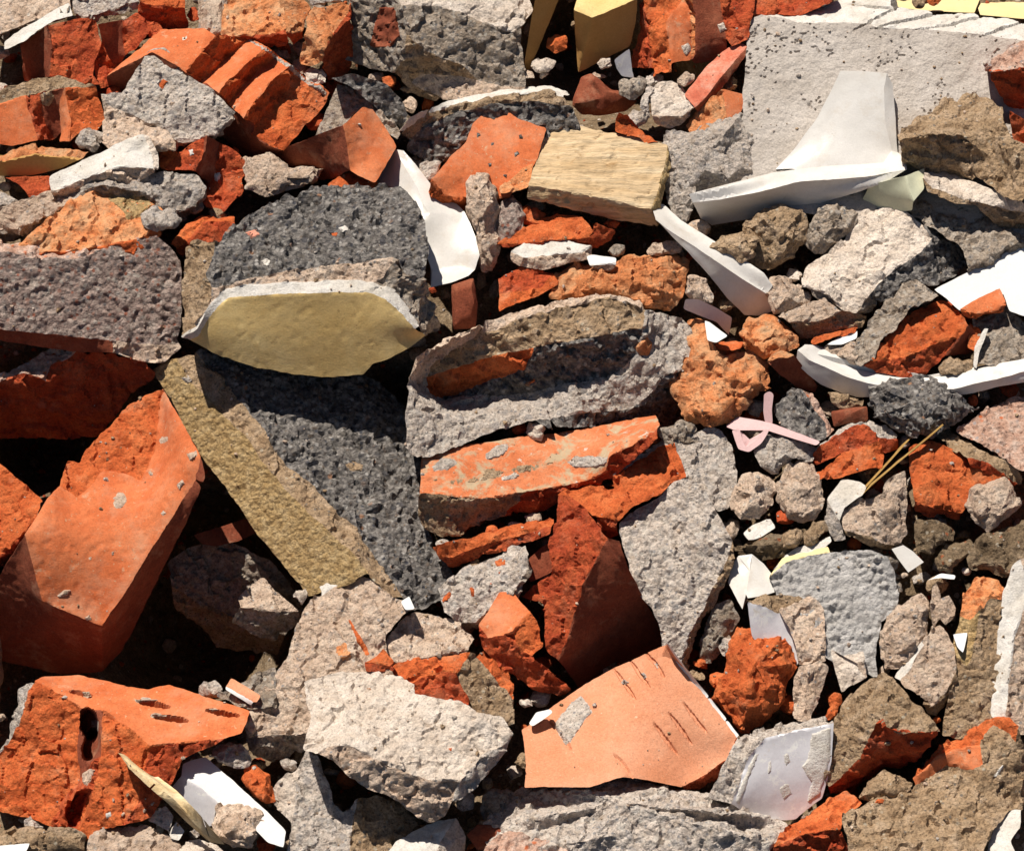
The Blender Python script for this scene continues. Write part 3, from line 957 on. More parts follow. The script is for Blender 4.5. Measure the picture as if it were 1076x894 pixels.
P('brick_fragment', 'red angular brick pieces below the wood block', 'B2', '''
bo -5 40 | -30,135 60,85 165,8 300,28 352,88 335,112 230,118 60,132
br 30 -15 | 352,88 360,60 435,80 432,112 372,158 335,112
br 0 -35 | -30,135 60,132 230,118 335,112 372,158 300,170 100,150''')
P('plaster_fragment', 'flat white-topped plaster slab below the wood block', 'B2', '''
pw 0 55 | 22,168 100,122 220,118 348,145 300,168 200,176 75,192
cb 5 -5 | 22,168 75,192 200,176 300,168 348,145 340,190 250,215 150,238 60,225 25,205''', th=30)
P('brick_fragment', 'small orange brick wedge left of the crumbling orange rock', 'B2', '''
br 0 30 | -20,270 60,228 190,245 150,300 60,320 -20,330
bo 25 10 | 190,245 218,290 160,322 150,300
bo 0 35 | -20,330 60,320 150,300 160,322 60,362 -20,395''')
R('brick_fragment', 'crumbling orange rock above the hollowed centre chunk', 'B2', 'bp', '175,350 205,245 330,208 430,200 480,168 600,172 690,163 722,192 712,270 700,345 650,405 570,400 480,370 330,380', .55, pitch=30, off=0, peak='470,270')
P('plaster_fragment', 'tiny white plaster chip on the crumbling orange rock', 'B2', '''
wht 0 45 | 322,185 345,178 438,190 435,215 380,218 335,222
cb 0 -20 | 335,222 380,218 435,215 420,242 370,245''', th=8)
R('stone', 'tiny grey stone behind the white plaster chip', 'B2', 'cm', '395,165 430,140 470,145 472,180 430,192', .7)
R('stone', 'beige flat stone left of the leaning ceramic shard', 'B2', 'cb', '550,160 575,128 640,118 695,135 690,172 620,185 560,182', .5)
# ---- right of the hollow brick
R('mortar_lump', 'tan crumb of mortar left of the dusty red tile', 'A2', 'cb', '668,300 710,272 748,285 745,320 705,348 675,330', .7)
P('tile_fragment', 'dusty pink red tile bar tilted beside the long pale concrete block', 'A2', '''
trd -15 45 | 705,372 790,262 860,200 915,163 948,182 905,235 850,300 785,385 745,420
bd 40 -10 | 948,182 950,210 880,310 800,410 760,440 745,420 785,385 850,300 905,235''', th=14)
P('mortar_lump', 'cream mortar piece with flat top near the dusty red tile', 'A2', '''
cw 0 45 | 572,372 600,320 650,318 692,332 725,370 755,412 700,455 630,452 580,452
cb 0 -20 | 580,452 630,452 700,455 755,412 730,460 650,515 590,490''', th=30)
R('mortar_lump', 'grey crumb left of the cream mortar piece', 'A2', 'cg', '525,400 565,330 590,340 575,395 570,440 530,430', .5)
R('mortar_lump', 'small pale mortar crumb with dark front above the wood block', 'A2', 'cg', '452,470 500,425 560,420 572,450 560,480 520,510 480,500', .5)
P('brick_fragment', 'small orange brick triangle just above the wood block', 'A2', '''
bo -5 30 | 435,468 470,470 530,505 605,555 560,555 500,530 432,515
br 30 -20 | 435,468 445,440 480,455 530,505 470,470''', th=24)
P('brick_fragment', 'pale orange brick corner leaning against the long concrete block', 'A2', '''
bp -25 35 | 705,485 780,415 848,348 862,400 872,462 810,520 770,555 748,558
bs 25 10 | 848,348 938,368 935,420 920,445 872,462 862,400
cb 10 20 | 872,462 920,445 900,500 770,555 810,520''', th=50)
# ---- long concrete block with tiles
P('concrete_chunk', 'long pale concrete block with ribbed white top, upper right', 'px', '''
cs -3 22 concrete_body | 779,128 783,70 788,22 800,15 818,18 838,24 868,24 912,24 922,30 968,30 1036,37 1076,42 1130,46 1130,260 960,240 776,215
pw -5 68 white_edge | 800,15 820,12 842,14 868,18 868,24 838,24 818,18
pw 0 72 rib#1 | 868,24 868,18 900,8 935,6 940,9 912,24
pw 0 72 rib#2 | 912,24 940,9 976,11 981,14 922,30
pw 0 72 rib#3 | 922,30 981,14 1024,15 1030,19 968,30
pw 0 72 rib#4 | 968,30 1030,19 1060,20 1074,24 1036,37
pw 0 72 rib#5 | 1036,37 1074,24 1130,22 1130,46 1076,42
pw -5 74 rib#6 | 842,14 870,4 900,-6 940,-4 935,6 900,8 868,18''', th=70, dents=[(926, 16.5, 30, 1.2, -28, 9), (951, 22, 34, 1.2, -15, 9), (999, 24.5, 34, 1.2, -10, 9), (1055, 30.5, 24, 1.2, -19, 9), (918, 7, 24, 1.0, 5, 8)], lift=-32, fine=1.7)
P('tile_fragment', 'pale yellow tile at the top edge left of the cracked yellow tile', 'px', '''
ylt 0 76 | 898,4 906,-14 934,-14 932,2 940,9''', plate=True, th=8, lift=-125)
P('tile_fragment', 'cracked pale yellow tile in the middle of the top right edge', 'px', '''
ylt 0 76 | 934,1 930,-14 1036,-14 1026,8 1024,14 981,12 946,9''', plate=True, th=8, lift=-125)
P('tile_fragment', 'pale yellow tile in the top right corner', 'px', '''
ylt 0 76 | 1028,9 1040,-14 1130,-14 1130,20 1074,20 1030,16''', plate=True, th=8, lift=-125)
R('mortar_lump', 'grey crumbly mortar mass left of the long concrete block base', 'px', 'cg', '690,160 700,135 728,138 752,126 780,118 792,150 796,182 770,196 735,202 720,240 705,228 698,200', .45, pitch=20, peak='745,160')
P('brick_fragment', 'dark red rock with pale top poking in at the right edge', 'A3', '''
pnk -10 40 | 885,262 920,215 965,195 1043,155 1120,140 1120,260 1043,262 960,278 900,285
br -15 -30 | 900,285 960,278 1043,262 1120,260 1120,480 1043,470 985,432 945,372''')
P('concrete_chunk', 'brown grey concrete chunk with shaded front beside the tall ceramic shard', 'A3', '''
ct -5 42 | 548,520 600,480 660,445 705,415 760,385 802,358 862,380 905,392 958,420 968,480 985,542 1050,560 1120,600 1120,800 1050,770 1005,778 930,740 868,702 885,640 880,600 840,560 800,520 720,515 640,530 556,552
ct 5 -34 | 556,552 640,530 720,515 800,520 840,560 880,600 885,640 868,702 760,700 640,680 565,640''', margin=22)
P('brick_fragment', 'dark red fragment under the rock at the right edge', 'A3', '''
br 0 -10 | 985,432 1043,470 1120,480 1120,600 1050,570 1000,550''')
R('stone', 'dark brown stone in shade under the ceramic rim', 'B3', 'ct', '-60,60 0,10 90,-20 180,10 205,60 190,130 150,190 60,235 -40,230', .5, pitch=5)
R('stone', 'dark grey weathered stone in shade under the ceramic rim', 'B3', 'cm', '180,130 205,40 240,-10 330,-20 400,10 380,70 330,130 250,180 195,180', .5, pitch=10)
P('tile_fragment', 'pale green glazed tile corner under the ceramic rim', 'A3', '''
grn 25 40 | 583,688 655,658 652,740 610,788 595,745
grn -35 -25 | 440,725 583,688 595,745 610,788 605,825 500,830 400,800''', th=14)
P('concrete_chunk', 'thin concrete slab end jutting from the right edge', 'A3', '''
cw -5 48 | 652,660 680,635 800,690 920,742 1043,798 1120,830 1120,870 1043,842 900,802 780,765 690,732 650,692
ct 0 -25 | 650,692 690,732 780,765 900,802 1043,842 1120,870 1120,940 1043,910 940,890 860,810 760,780 680,760''', th=40)
P('concrete_chunk', 'tan gravelly concrete stone left of the white panel, right side', 'B3', '''
cm 5 40 | 560,-10 640,-40 740,20 880,-10 950,55 1060,105 1000,140 900,190 825,235 800,140 700,80
cm 20 -20 | 825,235 900,190 1000,140 1060,105 1060,180 900,260 830,270''')
P('concrete_chunk', 'big pale grey concrete stone with dark pitted right side', 'B3', '''
cw -12 30 | 168,262 190,220 270,160 335,115 360,55 420,0 490,-15 570,-5 650,60 690,110 640,170 540,230 480,290 430,350 390,412 335,402 282,345 215,310 175,290
cd 30 10 | 650,60 720,85 800,135 822,210 765,270 690,302 620,290 560,330 480,370 430,350 480,290 540,230 640,170 690,110
cm 10 -30 | 175,290 215,310 282,345 335,402 390,412 430,350 480,370 450,400 395,430 330,425 240,370''')
P('ceramic_shard', 'tall white ceramic shard with curved rim in front of the long concrete block', 'px', '''
cer -5 12 wall | 883,75 910,75 932,77 929,92 930,128 937,158 928,171 900,173 866,175 836,178 815,178 834,157 858,125 872,98
cer 35 10 broken_edge | 932,77 938,88 941,125 943,160 937,158 930,128 929,92
cer 0 48 rim | 724,204 760,196 812,182 836,178 866,175 900,173 928,171 937,158 943,160 950,166 953,178 909,186 868,189 840,191 796,202 760,209 728,213
cer 5 -38 underside | 728,213 760,209 796,202 840,191 868,189 909,186 953,178 930,192 895,204 850,217 795,229 748,237 736,229''', th=14, plate=True, margin=12)
P('wood_block', 'weathered splintered wood block with a flat cut end', 'A2', '''
wod -3 42 | 175,483 300,495 480,530 640,568 632,640 605,730 575,818 340,768 95,722 110,660 135,605
wde 50 10 | 640,568 650,650 612,800 600,885 575,818 605,730 632,640
wod -5 -40 | 95,722 340,768 575,818 600,885 420,858 250,815 92,778''', th=70, margin=15)
P('ceramic_shard', 'white folded ceramic shard standing left of the pale stone finger', 'px', '''
cer -35 25 | 397,191 406,172 415,157 428,180 440,200 446,216 452,224 446,232 436,214 420,200
cer 30 30 | 415,157 424,158 436,172 450,190 460,203 478,212 488,222 484,232 466,224 452,224 446,216 440,200 428,180
cer 0 22 | 446,232 452,224 466,224 484,232 488,222 494,235 500,250 504,268 499,284 478,280 454,285 447,265 444,246
cer 10 40 | 454,285 478,280 499,284 492,290 474,297 453,302''', th=13, plate=True, margin=4)
R('stone', 'upright pale stone finger right of the folded ceramic shard', 'px', 'cb', '488,212 490,192 500,180 514,182 523,195 527,225 526,262 518,286 505,288 499,262 496,240', .7, pitch=10, peak='508,225')
R('stone', 'dark brown brick stub below the pale stone finger', 'px', 'bd', '474,300 498,292 502,320 500,345 476,346', .4, pitch=0)
P('ceramic_shard', 'long white curved ceramic shard leaning right of the wood block', 'px', '''
cer 25 48 | 686,221 692,214 698,215 716,232 745,250 775,268 803,287 812,300 806,309 780,293 752,274 722,254 700,240 689,231
cer -15 -22 | 689,231 700,240 722,254 752,274 780,293 806,309 812,300 814,326 800,332 782,331 765,314 746,290 720,262''', th=13, plate=True, margin=10)
# ---- middle band, left
P('concrete_chunk', 'purple grey pebble-dash slab with pink broken top at the left edge', 'B0', '''
pnk 0 55 | -80,135 0,118 100,130 200,142 300,130 400,108 500,80 560,66 605,98 520,118 400,150 330,182 290,198 200,190 150,192 0,160 -80,165
pbd 3 0 | -80,165 0,160 150,192 200,190 290,198 330,182 400,150 520,118 605,98 690,165 712,230 715,400 692,515 640,530 540,528 440,515 300,500 200,490 0,468 -80,465
cb 10 10 | 440,515 540,528 640,530 692,515 712,545 640,600 545,592 440,560
bd 0 -35 | -80,465 0,468 200,490 300,500 440,515 440,560 320,560 200,545 0,515 -80,510''')
P('brick_fragment', 'dark red brick with pale rim below the pebble-dash slab', 'B0', '''
pnk 0 35 | -80,640 0,640 90,592 160,560 230,530 295,560 260,590 200,605 185,680 165,660 90,640 0,672 -80,680
br 0 -28 | -80,680 0,672 90,640 165,660 185,680 200,605 260,590 295,560 440,565 560,590 610,640 540,700 430,830 380,900 0,900 -80,900''', lift=-75)
P('brick_fragment', 'rough orange brick end at the left edge beside the big clean brick', 'C0', '''
bo -10 30 | -80,120 0,172 90,250 168,318 150,365 95,450 0,535 -80,580
br 20 -35 | 95,450 150,365 130,460 110,500 0,600 -80,640 -80,580 0,535''', lift=-30)
P('concrete_chunk', 'dark crumbly rubble chunk in the deep hole at lower left', 'px', '''
cm -10 -5 | 175,590 205,572 245,570 285,590 312,625 318,645 300,668 255,655 205,632 180,615
ct 0 -35 | 180,615 205,632 255,655 300,668 290,690 230,680 185,640''', lift=-170)
P('ceramic_shard', 'dark greyish ceramic strip in the shade beside the stucco slab', 'C0', '''
bd 10 20 | 755,455 840,430 960,390 1010,400 1010,440 930,480 840,500 790,490''', lift=-115, th=10)
P('concrete_chunk', 'brown stone corner with lit top in the hole below the stucco slab', 'C1', '''
cb -10 35 | -40,700 20,650 62,620 130,690 205,752 120,760 40,740 -30,740
cm 10 -25 | -30,740 40,740 120,760 205,752 190,815 110,870 20,850 -60,800''', lift=-90)
P('asphalt_chunk', 'large tilted asphalt slab with tan stucco face, centre left', 'px', '''
stu -25 12 stucco_face | 160,389 172,380 187,376 199,399 226,428 255,456 280,488 303,518 336,548 367,577 388,601 366,614 345,620 324,626 306,604 290,585 260,547 236,512 213,480 194,448 178,418
ct 15 40 mortar_band | 187,376 205,368 240,405 268,440 288,470 308,494 334,516 359,539 376,556 389,574 406,600 424,628 410,625 388,601 367,577 336,548 303,518 280,488 255,456 226,428 199,399
cd 22 38 asphalt_body | 205,368 260,360 330,378 400,400 432,430 442,480 444,540 460,578 478,602 466,630 436,640 424,628 406,600 389,574 376,556 359,539 334,516 308,494 288,470 268,440 240,405''', th=60, lift=-42, patches=[
 ('brown_pebble', 'ct', 2.5, '362,488 370,483 382,488 380,496 368,496'), ('grey_pebble', 'cg', 2.5, '190,398 197,394 202,400 196,404')])
P('asphalt_chunk', 'large black chunk with yellow painted underside and white edge', 'px', '''
cd 0 45 asphalt_body | 216,286 226,256 246,236 272,220 300,205 332,196 360,192 400,192 424,198 436,212 446,232 452,262 446,292 434,290 414,270 392,272 350,278 300,284 262,292 240,300 222,302
ct -45 20 mortar_layer | 190,354 191,300 194,262 206,252 224,254 226,256 216,286 222,302 214,330 206,345
cb 0 25 mortar_layer | 222,302 240,300 262,292 300,284 350,278 392,272 414,270 404,290 394,296 360,294 330,295 290,297 262,299 238,304 224,316 212,334 206,345 214,330
pw 0 20 white_edge | 190,354 206,345 212,334 224,316 238,304 262,299 290,297 330,295 360,294 394,296 414,305 430,325 442,343 436,346 422,330 404,314 386,307 330,308 262,311 240,313 228,324 216,340 208,354 200,358
yel 0 -14 painted_face | 200,358 208,354 216,340 228,324 240,313 262,311 330,308 386,307 404,314 422,330 436,346 448,352 428,366 410,376 392,382 382,394 350,397 310,394 270,386 230,374
cm 45 -5 asphalt_body | 414,270 434,290 446,292 456,320 464,344 450,354 442,343 430,325 414,305 394,296 404,290''', th=60, lift=42, patches=[
 ('grit_chip', 'pw', 2, '274,274 281,271 286,276 279,281'), ('grit_chip', 'pw', 2, '355,240 362,236 368,241 360,245'), ('grit_chip', 'trd', 2, '258,244 270,241 274,247 264,252'), ('orange_chip', 'bo', 2, '348,246 354,243 356,247 350,249')])
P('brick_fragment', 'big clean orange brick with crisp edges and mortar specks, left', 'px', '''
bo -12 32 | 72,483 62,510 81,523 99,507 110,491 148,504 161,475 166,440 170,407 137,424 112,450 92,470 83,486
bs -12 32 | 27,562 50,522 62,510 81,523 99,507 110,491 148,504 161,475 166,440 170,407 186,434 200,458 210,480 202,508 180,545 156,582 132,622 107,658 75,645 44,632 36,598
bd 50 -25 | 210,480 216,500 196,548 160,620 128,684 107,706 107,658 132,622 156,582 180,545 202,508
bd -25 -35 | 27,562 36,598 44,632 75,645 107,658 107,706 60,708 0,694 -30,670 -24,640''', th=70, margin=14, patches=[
 ('mortar_patch', 'cb', 2.5, '115,522 124,516 132,518 134,527 128,535 120,536 117,528'), ('mortar_patch', 'cb', 2, '138,508 144,505 147,511 141,516'), ('mortar_patch', 'cb', 2.5, '60,625 68,619 77,619 70,626 62,628'),
 ('mortar_patch', 'cb', 1.5, '154,495 159,492 162,499 157,501'), ('mortar_patch', 'cb', 2, '168,540 172,535 176,540 171,545'), ('mortar_patch', 'cb', 2, '185,510 192,501 195,508 188,515'),
 ('mortar_patch', 'cb', 1.5, '92,585 97,584 97,589 92,590'), ('mortar_patch', 'cb', 1.5, '116,580 120,578 121,583 117,584'), ('mortar_patch', 'cb', 1.5, '88,612 95,610 94,614 88,615'),
 ('mortar_patch', 'cb', 2, '196,477 206,472 209,479 200,485'), ('mortar_patch', 'cb', 1.5, '166,462 176,455 180,462 168,470'), ('mortar_patch', 'cb', 1.5, '88,648 94,645 97,652 90,653')])
# ---- middle band, centre
R('brick_fragment', 'crumbling pale orange rock right of the hollowed centre chunk', 'B2', 'bp', '690,480 718,432 785,430 830,530 930,560 1000,545 1045,620 1048,690 960,770 900,835 800,860 700,830 650,700', .5, pitch=28, peak='860,660')
R('brick_fragment', 'rounded pale orange stone above the dark hollow tile, right of centre', 'px', 'bp', '775,352 785,336 800,331 815,333 838,348 841,364 822,374 800,376 780,368', .6, pitch=30)
P('tile_fragment', 'bluish grey tile sliver under the leaning ceramic shard', 'B2', '''
lav 15 -25 | 700,390 708,350 760,352 830,385 892,425 880,495 830,440''', th=8, plate=True)
P('ceramic_shard', 'thin white strip beside the bluish tile sliver', 'B2', '''
wht -10 40 | 783,435 800,440 875,495 830,522 795,512''', th=8)
P('tile_fragment', 'small flat orange chip below the white strip', 'B2', '''
bo 0 55 | 822,528 850,508 900,503 938,520 925,545 870,555''', th=8)
R('stone', 'grey beige stone between the orange rock and the leaning ceramic shard', 'B2', 'cb', '705,330 712,260 740,240 790,270 820,330 815,365 770,365 720,350', .6)
R('stone', 'tan stone behind the leaning ceramic shard', 'B2', 'ct', '800,150 850,100 960,80 1010,110 980,190 930,215 870,180', .6)
P('concrete_chunk', 'hollowed concrete chunk with thick rim and brick inlay in the centre', 'px', '''
cb -5 55 rim | 430,402 440,378 470,356 500,344 535,329 580,316 630,306 652,306 668,312 679,325 672,321 650,313 630,313 582,324 540,338 505,353 474,366 450,384 440,402
ct -4 -7 rim | 440,402 450,384 474,366 505,353 540,338 582,324 630,313 650,313 672,321 679,325 676,344 640,351 600,358 560,366 520,374 480,386 447,397
bo 0 -38 brick_inlay | 447,397 480,386 520,374 560,366 558,374 552,388 520,400 480,412 466,418 450,412
cd 0 -42 concrete_body | 560,366 600,358 640,351 676,344 676,354 668,372 650,390 620,400 590,402 560,412 520,416 500,414 466,418 480,412 520,400 552,388 558,374
cg 0 38 concrete_body | 440,402 447,397 450,412 466,418 500,414 520,416 560,412 590,402 620,400 650,390 668,372 690,372 700,392 690,412 664,432 620,434 580,436 562,440 540,446 500,460 470,474 436,482 428,470 426,430 430,402
cg 25 30 concrete_body | 679,325 694,328 718,334 732,350 734,376 722,392 700,392 690,372 668,372 676,354 676,344
cd 38 -30 concrete_body | 734,376 730,405 718,436 700,452 664,456 620,448 580,446 562,440 580,436 620,434 664,432 690,412 700,392 722,392''', th=75, margin=14, patches=[
 ('orange_chip', 'bp', 2.5, '666,365 680,352 686,360 682,375 672,374'), ('orange_chip', 'bo', 2, '555,400 562,397 564,403 557,404')])
R('stone', 'dark stone in shade right of the flat mortar-stained brick', 'px', 'cm', '690,452 715,440 735,448 732,466 700,470', .4, pitch=0)
# ---- right middle
R('mortar_lump', 'beige round stone right of the leaning ceramic shard end', 'B3', 'cb', '30,330 50,265 90,255 150,280 212,340 200,385 130,400 60,415', .6)
P('concrete_chunk', 'brown flat stone behind the curved ceramic rim', 'B3', '''
cb 0 40 | 75,415 160,375 255,342 325,400 260,430 180,450 130,440
ct 10 -30 | 130,440 180,450 260,430 325,400 432,425 420,455 260,500 175,515''')
P('brick_fragment', 'thin orange brick strip behind the curved ceramic rim', 'B3', '''
bo 0 40 | 208,522 215,505 300,480 395,462 380,482 290,510 225,530''', th=20)
P('plaster_fragment', 'white sliver behind the curved ceramic rim', 'B3', '''
wht 0 45 | 270,530 310,505 392,475 388,505 330,530''', th=12)
P('panel_fragment', 'smooth white panel reaching the right edge', 'B3', '''
wht -8 35 | 690,316 860,228 1043,133 1140,85 1140,440 1043,418 985,398 962,330 870,370 792,398 740,350''', th=14, plate=True)
P('brick_fragment', 'small flat orange brick shard lying on the white panel', 'B3', '''
bs 0 35 | 785,395 860,350 948,308 972,370 942,398 860,412
bo 0 -25 | 785,395 860,412 942,398 972,370 960,408 870,425 805,420''', th=14)
P('brick_fragment', 'small orange scrap right of the angular red brick', 'B3', '''
bo 10 30 | 830,440 870,470 890,510 860,560 820,540''', th=20)
P('concrete_chunk', 'tan concrete chunk at the right edge above the curved ceramic rim', 'B3', '''
cm -10 35 | 845,520 860,440 900,418 970,380 1000,398 1043,440 1140,450 1140,590 1043,590 930,615 865,602
cb 0 50 | 835,420 880,410 900,418 860,440 850,470''')
P('plaster_fragment', 'thin upright white sliver beside the tan chunk, right side', 'B3', '''
pw -30 20 | 845,620 850,540 885,468 905,465 892,500 868,560 860,625''', th=14)
R('stone', 'round tan pebble behind the curved ceramic rim', 'B3', 'ct', '705,620 730,585 790,575 845,590 850,640 780,660 720,655', .7)
R('mortar_lump', 'beige gritty mortar inside the curved ceramic rim', 'B3', 'cb', '255,540 300,515 380,505 420,540 415,610 370,610 300,585', .5, pitch=30)
P('concrete_chunk', 'narrow tan mortar slab leaning behind the angular red brick', 'B3', '''
cm -20 35 | 372,560 395,490 440,430 500,350 560,290 620,272 712,342 640,372 585,410 530,462 485,505 455,575 405,612 380,592''', th=30)
P('brick_fragment', 'angular red brick chunk resting inside the curved ceramic rim', 'B3', '''
bo -8 38 | 432,595 470,530 530,462 590,408 640,372 712,345 750,370 792,402 828,450 795,498 720,520 640,550 570,582 500,590
br 5 -12 | 432,595 500,590 570,582 640,550 720,520 795,498 740,570 690,615 650,652 560,655 480,640 412,612
bd 45 -25 | 828,450 872,510 850,558 770,572 740,570 795,498''')
P('ceramic_shard', 'curved white ceramic rim arc lying across the right side', 'px', '''
cer 0 50 | 838,368 846,362 858,363 866,370 880,380 900,388 918,393 948,397 975,397 997,395 1020,390 1045,383 1076,377 1110,370 1110,382 1076,390 1045,399 1020,404 1002,409 985,409 960,408 938,407 912,403 890,396 868,386 850,378
cer -15 -22 | 838,368 850,378 868,386 890,396 912,403 913,417 900,417 884,413 862,404 848,393 836,381
cer 0 -28 | 938,407 960,408 985,409 1002,409 1020,404 1045,399 1076,390 1110,382 1110,394 1076,402 1050,406 1022,413 1000,416 970,418 940,416
cer 0 -24 | 912,403 938,407 940,416 913,417''', th=9, plate=True, margin=4)
P('tile_fragment', 'dark hollow roof tile mouth left of the curved ceramic rim', 'B3', '''
bp 0 35 | 35,590 60,560 100,550 145,570 120,580 85,578 60,588 48,605
bd 10 -30 | 48,605 60,588 85,578 120,580 145,570 190,630 235,690 225,718 160,700 90,650''')
R('stone', 'tan stone below the left end of the curved ceramic rim', 'B3', 'ct', '272,710 330,720 425,742 415,775 340,790 285,760', .4, pitch=10)
R('brick_fragment', 'dark maroon brick in shade below the curved ceramic rim', 'B3', 'bd', '285,790 340,780 430,770 432,830 300,850', .4, pitch=0)
R('asphalt_chunk', 'dark grey pitted lump below the curved ceramic rim', 'B3', 'cd', '425,760 445,690 480,660 560,668 680,652 740,690 800,735 872,775 790,830 745,860 690,890 600,900 520,860 450,815', .55, pitch=30, peak='610,750', margin=6)
P('concrete_chunk', 'grey lump below the dark tile mouth, right of centre', 'B3', '''
cd -15 30 | 62,780 100,740 135,692 180,710 215,770 265,830 272,890 200,900 140,880 80,830
pnk 35 10 | 180,710 215,720 250,770 295,860 272,890 265,830 215,770''')
P('concrete_chunk', 'pink conglomerate stone at the right edge', 'px', '''
pnk -5 42 | 1003,452 1020,440 1042,424 1062,418 1110,408 1110,500 1076,496 1062,486 1040,470 1015,460''')
P('concrete_chunk', 'olive mortar slab edge behind the bright orange brick, right side', 'C3', '''
ct -5 42 | 690,52 740,28 800,70 900,130 1012,180 1035,235 1010,265 960,215 900,170 820,150 740,95
br 0 -30 | 820,150 900,170 960,215 1010,265 980,275 900,215 830,185''', th=30)
R('mortar_lump', 'grey beige gritty lump under the pink plastic strips', 'C3', 'cg', '-20,130 30,60 90,40 200,75 245,105 215,170 150,165 105,195 60,225 10,190', .45, pitch=30)
P('plastic_strip', 'pink plastic strip standing upright in the tangle right of centre', 'px', '''
pla 10 10 | 803,414 809,411 813,414 811,430 812,446 804,444 802,432''', th=4)
P('plastic_strip', 'long pink plastic strip lying across the grey lumps right of centre', 'px', '''
pla 0 50 | 762,448 775,438 800,442 815,446 836,454 862,464 858,468 834,461 806,452 786,452 772,452''', th=4)
P('plastic_strip', 'short curled pink plastic strip hanging below the tangle', 'px', '''
pla -10 20 | 769,452 777,450 780,462 784,470 795,462 802,452 810,450 800,466 787,475 776,472''', th=4)
P('brick_fragment', 'split orange brick under a grey mortar cap, right side', 'C3', '''
cg 0 50 mortar_cap | 215,130 260,80 330,25 420,-5 500,15 548,60 540,80 480,72 460,42 412,15 300,62
br -10 15 brick_body | 212,165 215,130 300,62 412,15 460,42 478,88 400,105 332,135 230,182
bo -10 35 brick_body | 222,215 270,180 332,135 400,105 478,88 498,122 482,178 420,195 360,212 240,237
br 40 0 brick_body | 480,72 540,80 548,120 500,142 498,122 478,88 460,42''')
R('mortar_lump', 'smooth beige stone below the split orange brick', 'C3', 'cb', '72,320 80,240 115,180 165,152 215,180 245,240 258,330 235,390 180,415 120,385', .5, pitch=25)
R('mortar_lump', 'beige pitted stone left of the smooth beige stone, right of centre', 'px', 'cb', '768,512 780,497 798,491 810,497 818,512 812,532 798,545 778,546 766,532', .6)
P('plaster_fragment', 'crumpled white plaster piece behind the beige wedge stone', 'C3', '''
pw -15 35 | 272,310 300,275 330,232 400,242 425,262 410,300 340,345 320,395 290,350
cg -20 5 | 272,310 290,350 320,395 345,470 300,478 265,400''')
P('brick_fragment', 'bright orange rough brick beside the straw, right side', 'C3', '''
bo 5 28 | 592,110 640,90 682,74 765,112 820,150 900,195 962,232 880,262 845,290 802,368 720,352 660,338 615,325 600,255
br 0 -35 | 615,325 660,338 720,352 802,368 790,400 700,385 620,360''')
R('mortar_lump', 'grey beige round stone against the bright orange brick', 'C3', 'cb', '805,340 830,265 900,240 965,228 1010,270 1028,340 970,395 900,445 840,410', .55, pitch=25)
R('soil_clod', 'brown soil clods below the bright orange brick', 'C3', 'sol', '605,430 620,395 690,400 770,440 765,480 710,500 680,530 625,520', .6)
R('soil_clod', 'brown soil mass at the right edge under the round stone', 'C3', 'sol', '820,540 850,460 940,430 1043,390 1130,400 1130,620 1000,640 900,600 830,590', .4, pitch=30)
R('soil_clod', 'dark brown soil clod above the thin white curl', 'C3', 'sol', '690,545 740,490 830,480 848,520 790,575 745,600 700,590', .7)
P('mortar_lump', 'beige wedge stone with folded surface below the straw', 'C3', '''
cb -20 32 | 325,365 345,330 400,312 490,292 505,330 470,390 440,462 380,450 340,435
cb 15 12 | 490,292 500,240 530,225 578,203 585,300 585,400 588,458 545,500 490,488 440,462 470,390 505,330
ct 0 -35 | 340,435 380,450 440,462 490,488 545,500 520,515 420,490 345,460''', margin=4)
P('straw_stalk', 'upper dry straw stalk crossing in front of the orange brick', 'C3', '''
str 0 30 | 408,298 407,290 422,260 522,152 642,29 646,33 527,158 427,267''', th=3, jit=.2, margin=6)
P('straw_stalk', 'lower dry straw stalk crossing in front of the orange brick', 'C3', '''
str 0 30 | 412,296 442,254 522,187 662,72 724,20 728,25 666,78 527,192 447,260''', th=3, jit=.2, margin=6)
# ---- lower middle, centre
P('brick_fragment', 'red brick remnant in shade behind the tall dark-faced brick', 'C2', '''
bd -10 5 | 85,590 95,545 140,505 185,475 200,560 185,600 100,640''', off=-10)
P('brick_fragment', 'thin orange brick sliver under the flat mortar-stained brick', 'px', '''
bo 0 38 | 454,575 468,570 490,565 515,559 545,551 582,543 580,552 545,562 515,570 490,578 472,586 460,584
br 0 -30 | 460,584 472,586 490,578 515,570 545,562 580,552 578,562 540,574 500,586 475,598''', th=26)
P('brick_fragment', 'flat mortar-stained orange brick in the centre', 'px', '''
bm -3 48 | 444,480 470,470 505,465 540,460 580,456 620,449 660,441 690,436 693,448 678,460 660,470 640,480 637,490 637,498 610,506 580,513 555,517 530,521 500,524 470,520 441,518
ct 0 -8 | 438,540 441,518 470,520 500,524 530,521 555,517 530,541 505,550 484,562 466,566 448,559
br 0 -30 | 530,541 555,517 580,513 610,506 637,498 640,480 660,470 678,460 693,448 690,462 668,480 645,502 610,520 570,535''', th=40, margin=12, patches=[
 ('mortar_patch', 'cg', 2.5, '452,490 464,481 478,482 482,488 470,495 456,496'), ('mortar_patch', 'cg', 2.5, '508,478 522,467 534,466 536,473 524,481 512,484'),
 ('mortar_patch', 'cg', 2.2, '594,487 604,479 620,478 640,480 638,488 622,492 604,492'), ('mortar_patch', 'cg', 1.8, '524,502 540,496 548,498 540,504 528,506'), ('mortar_patch', 'ct', 1, '450,505 480,496 520,490 560,487 585,484 560,496 520,503 480,510')])
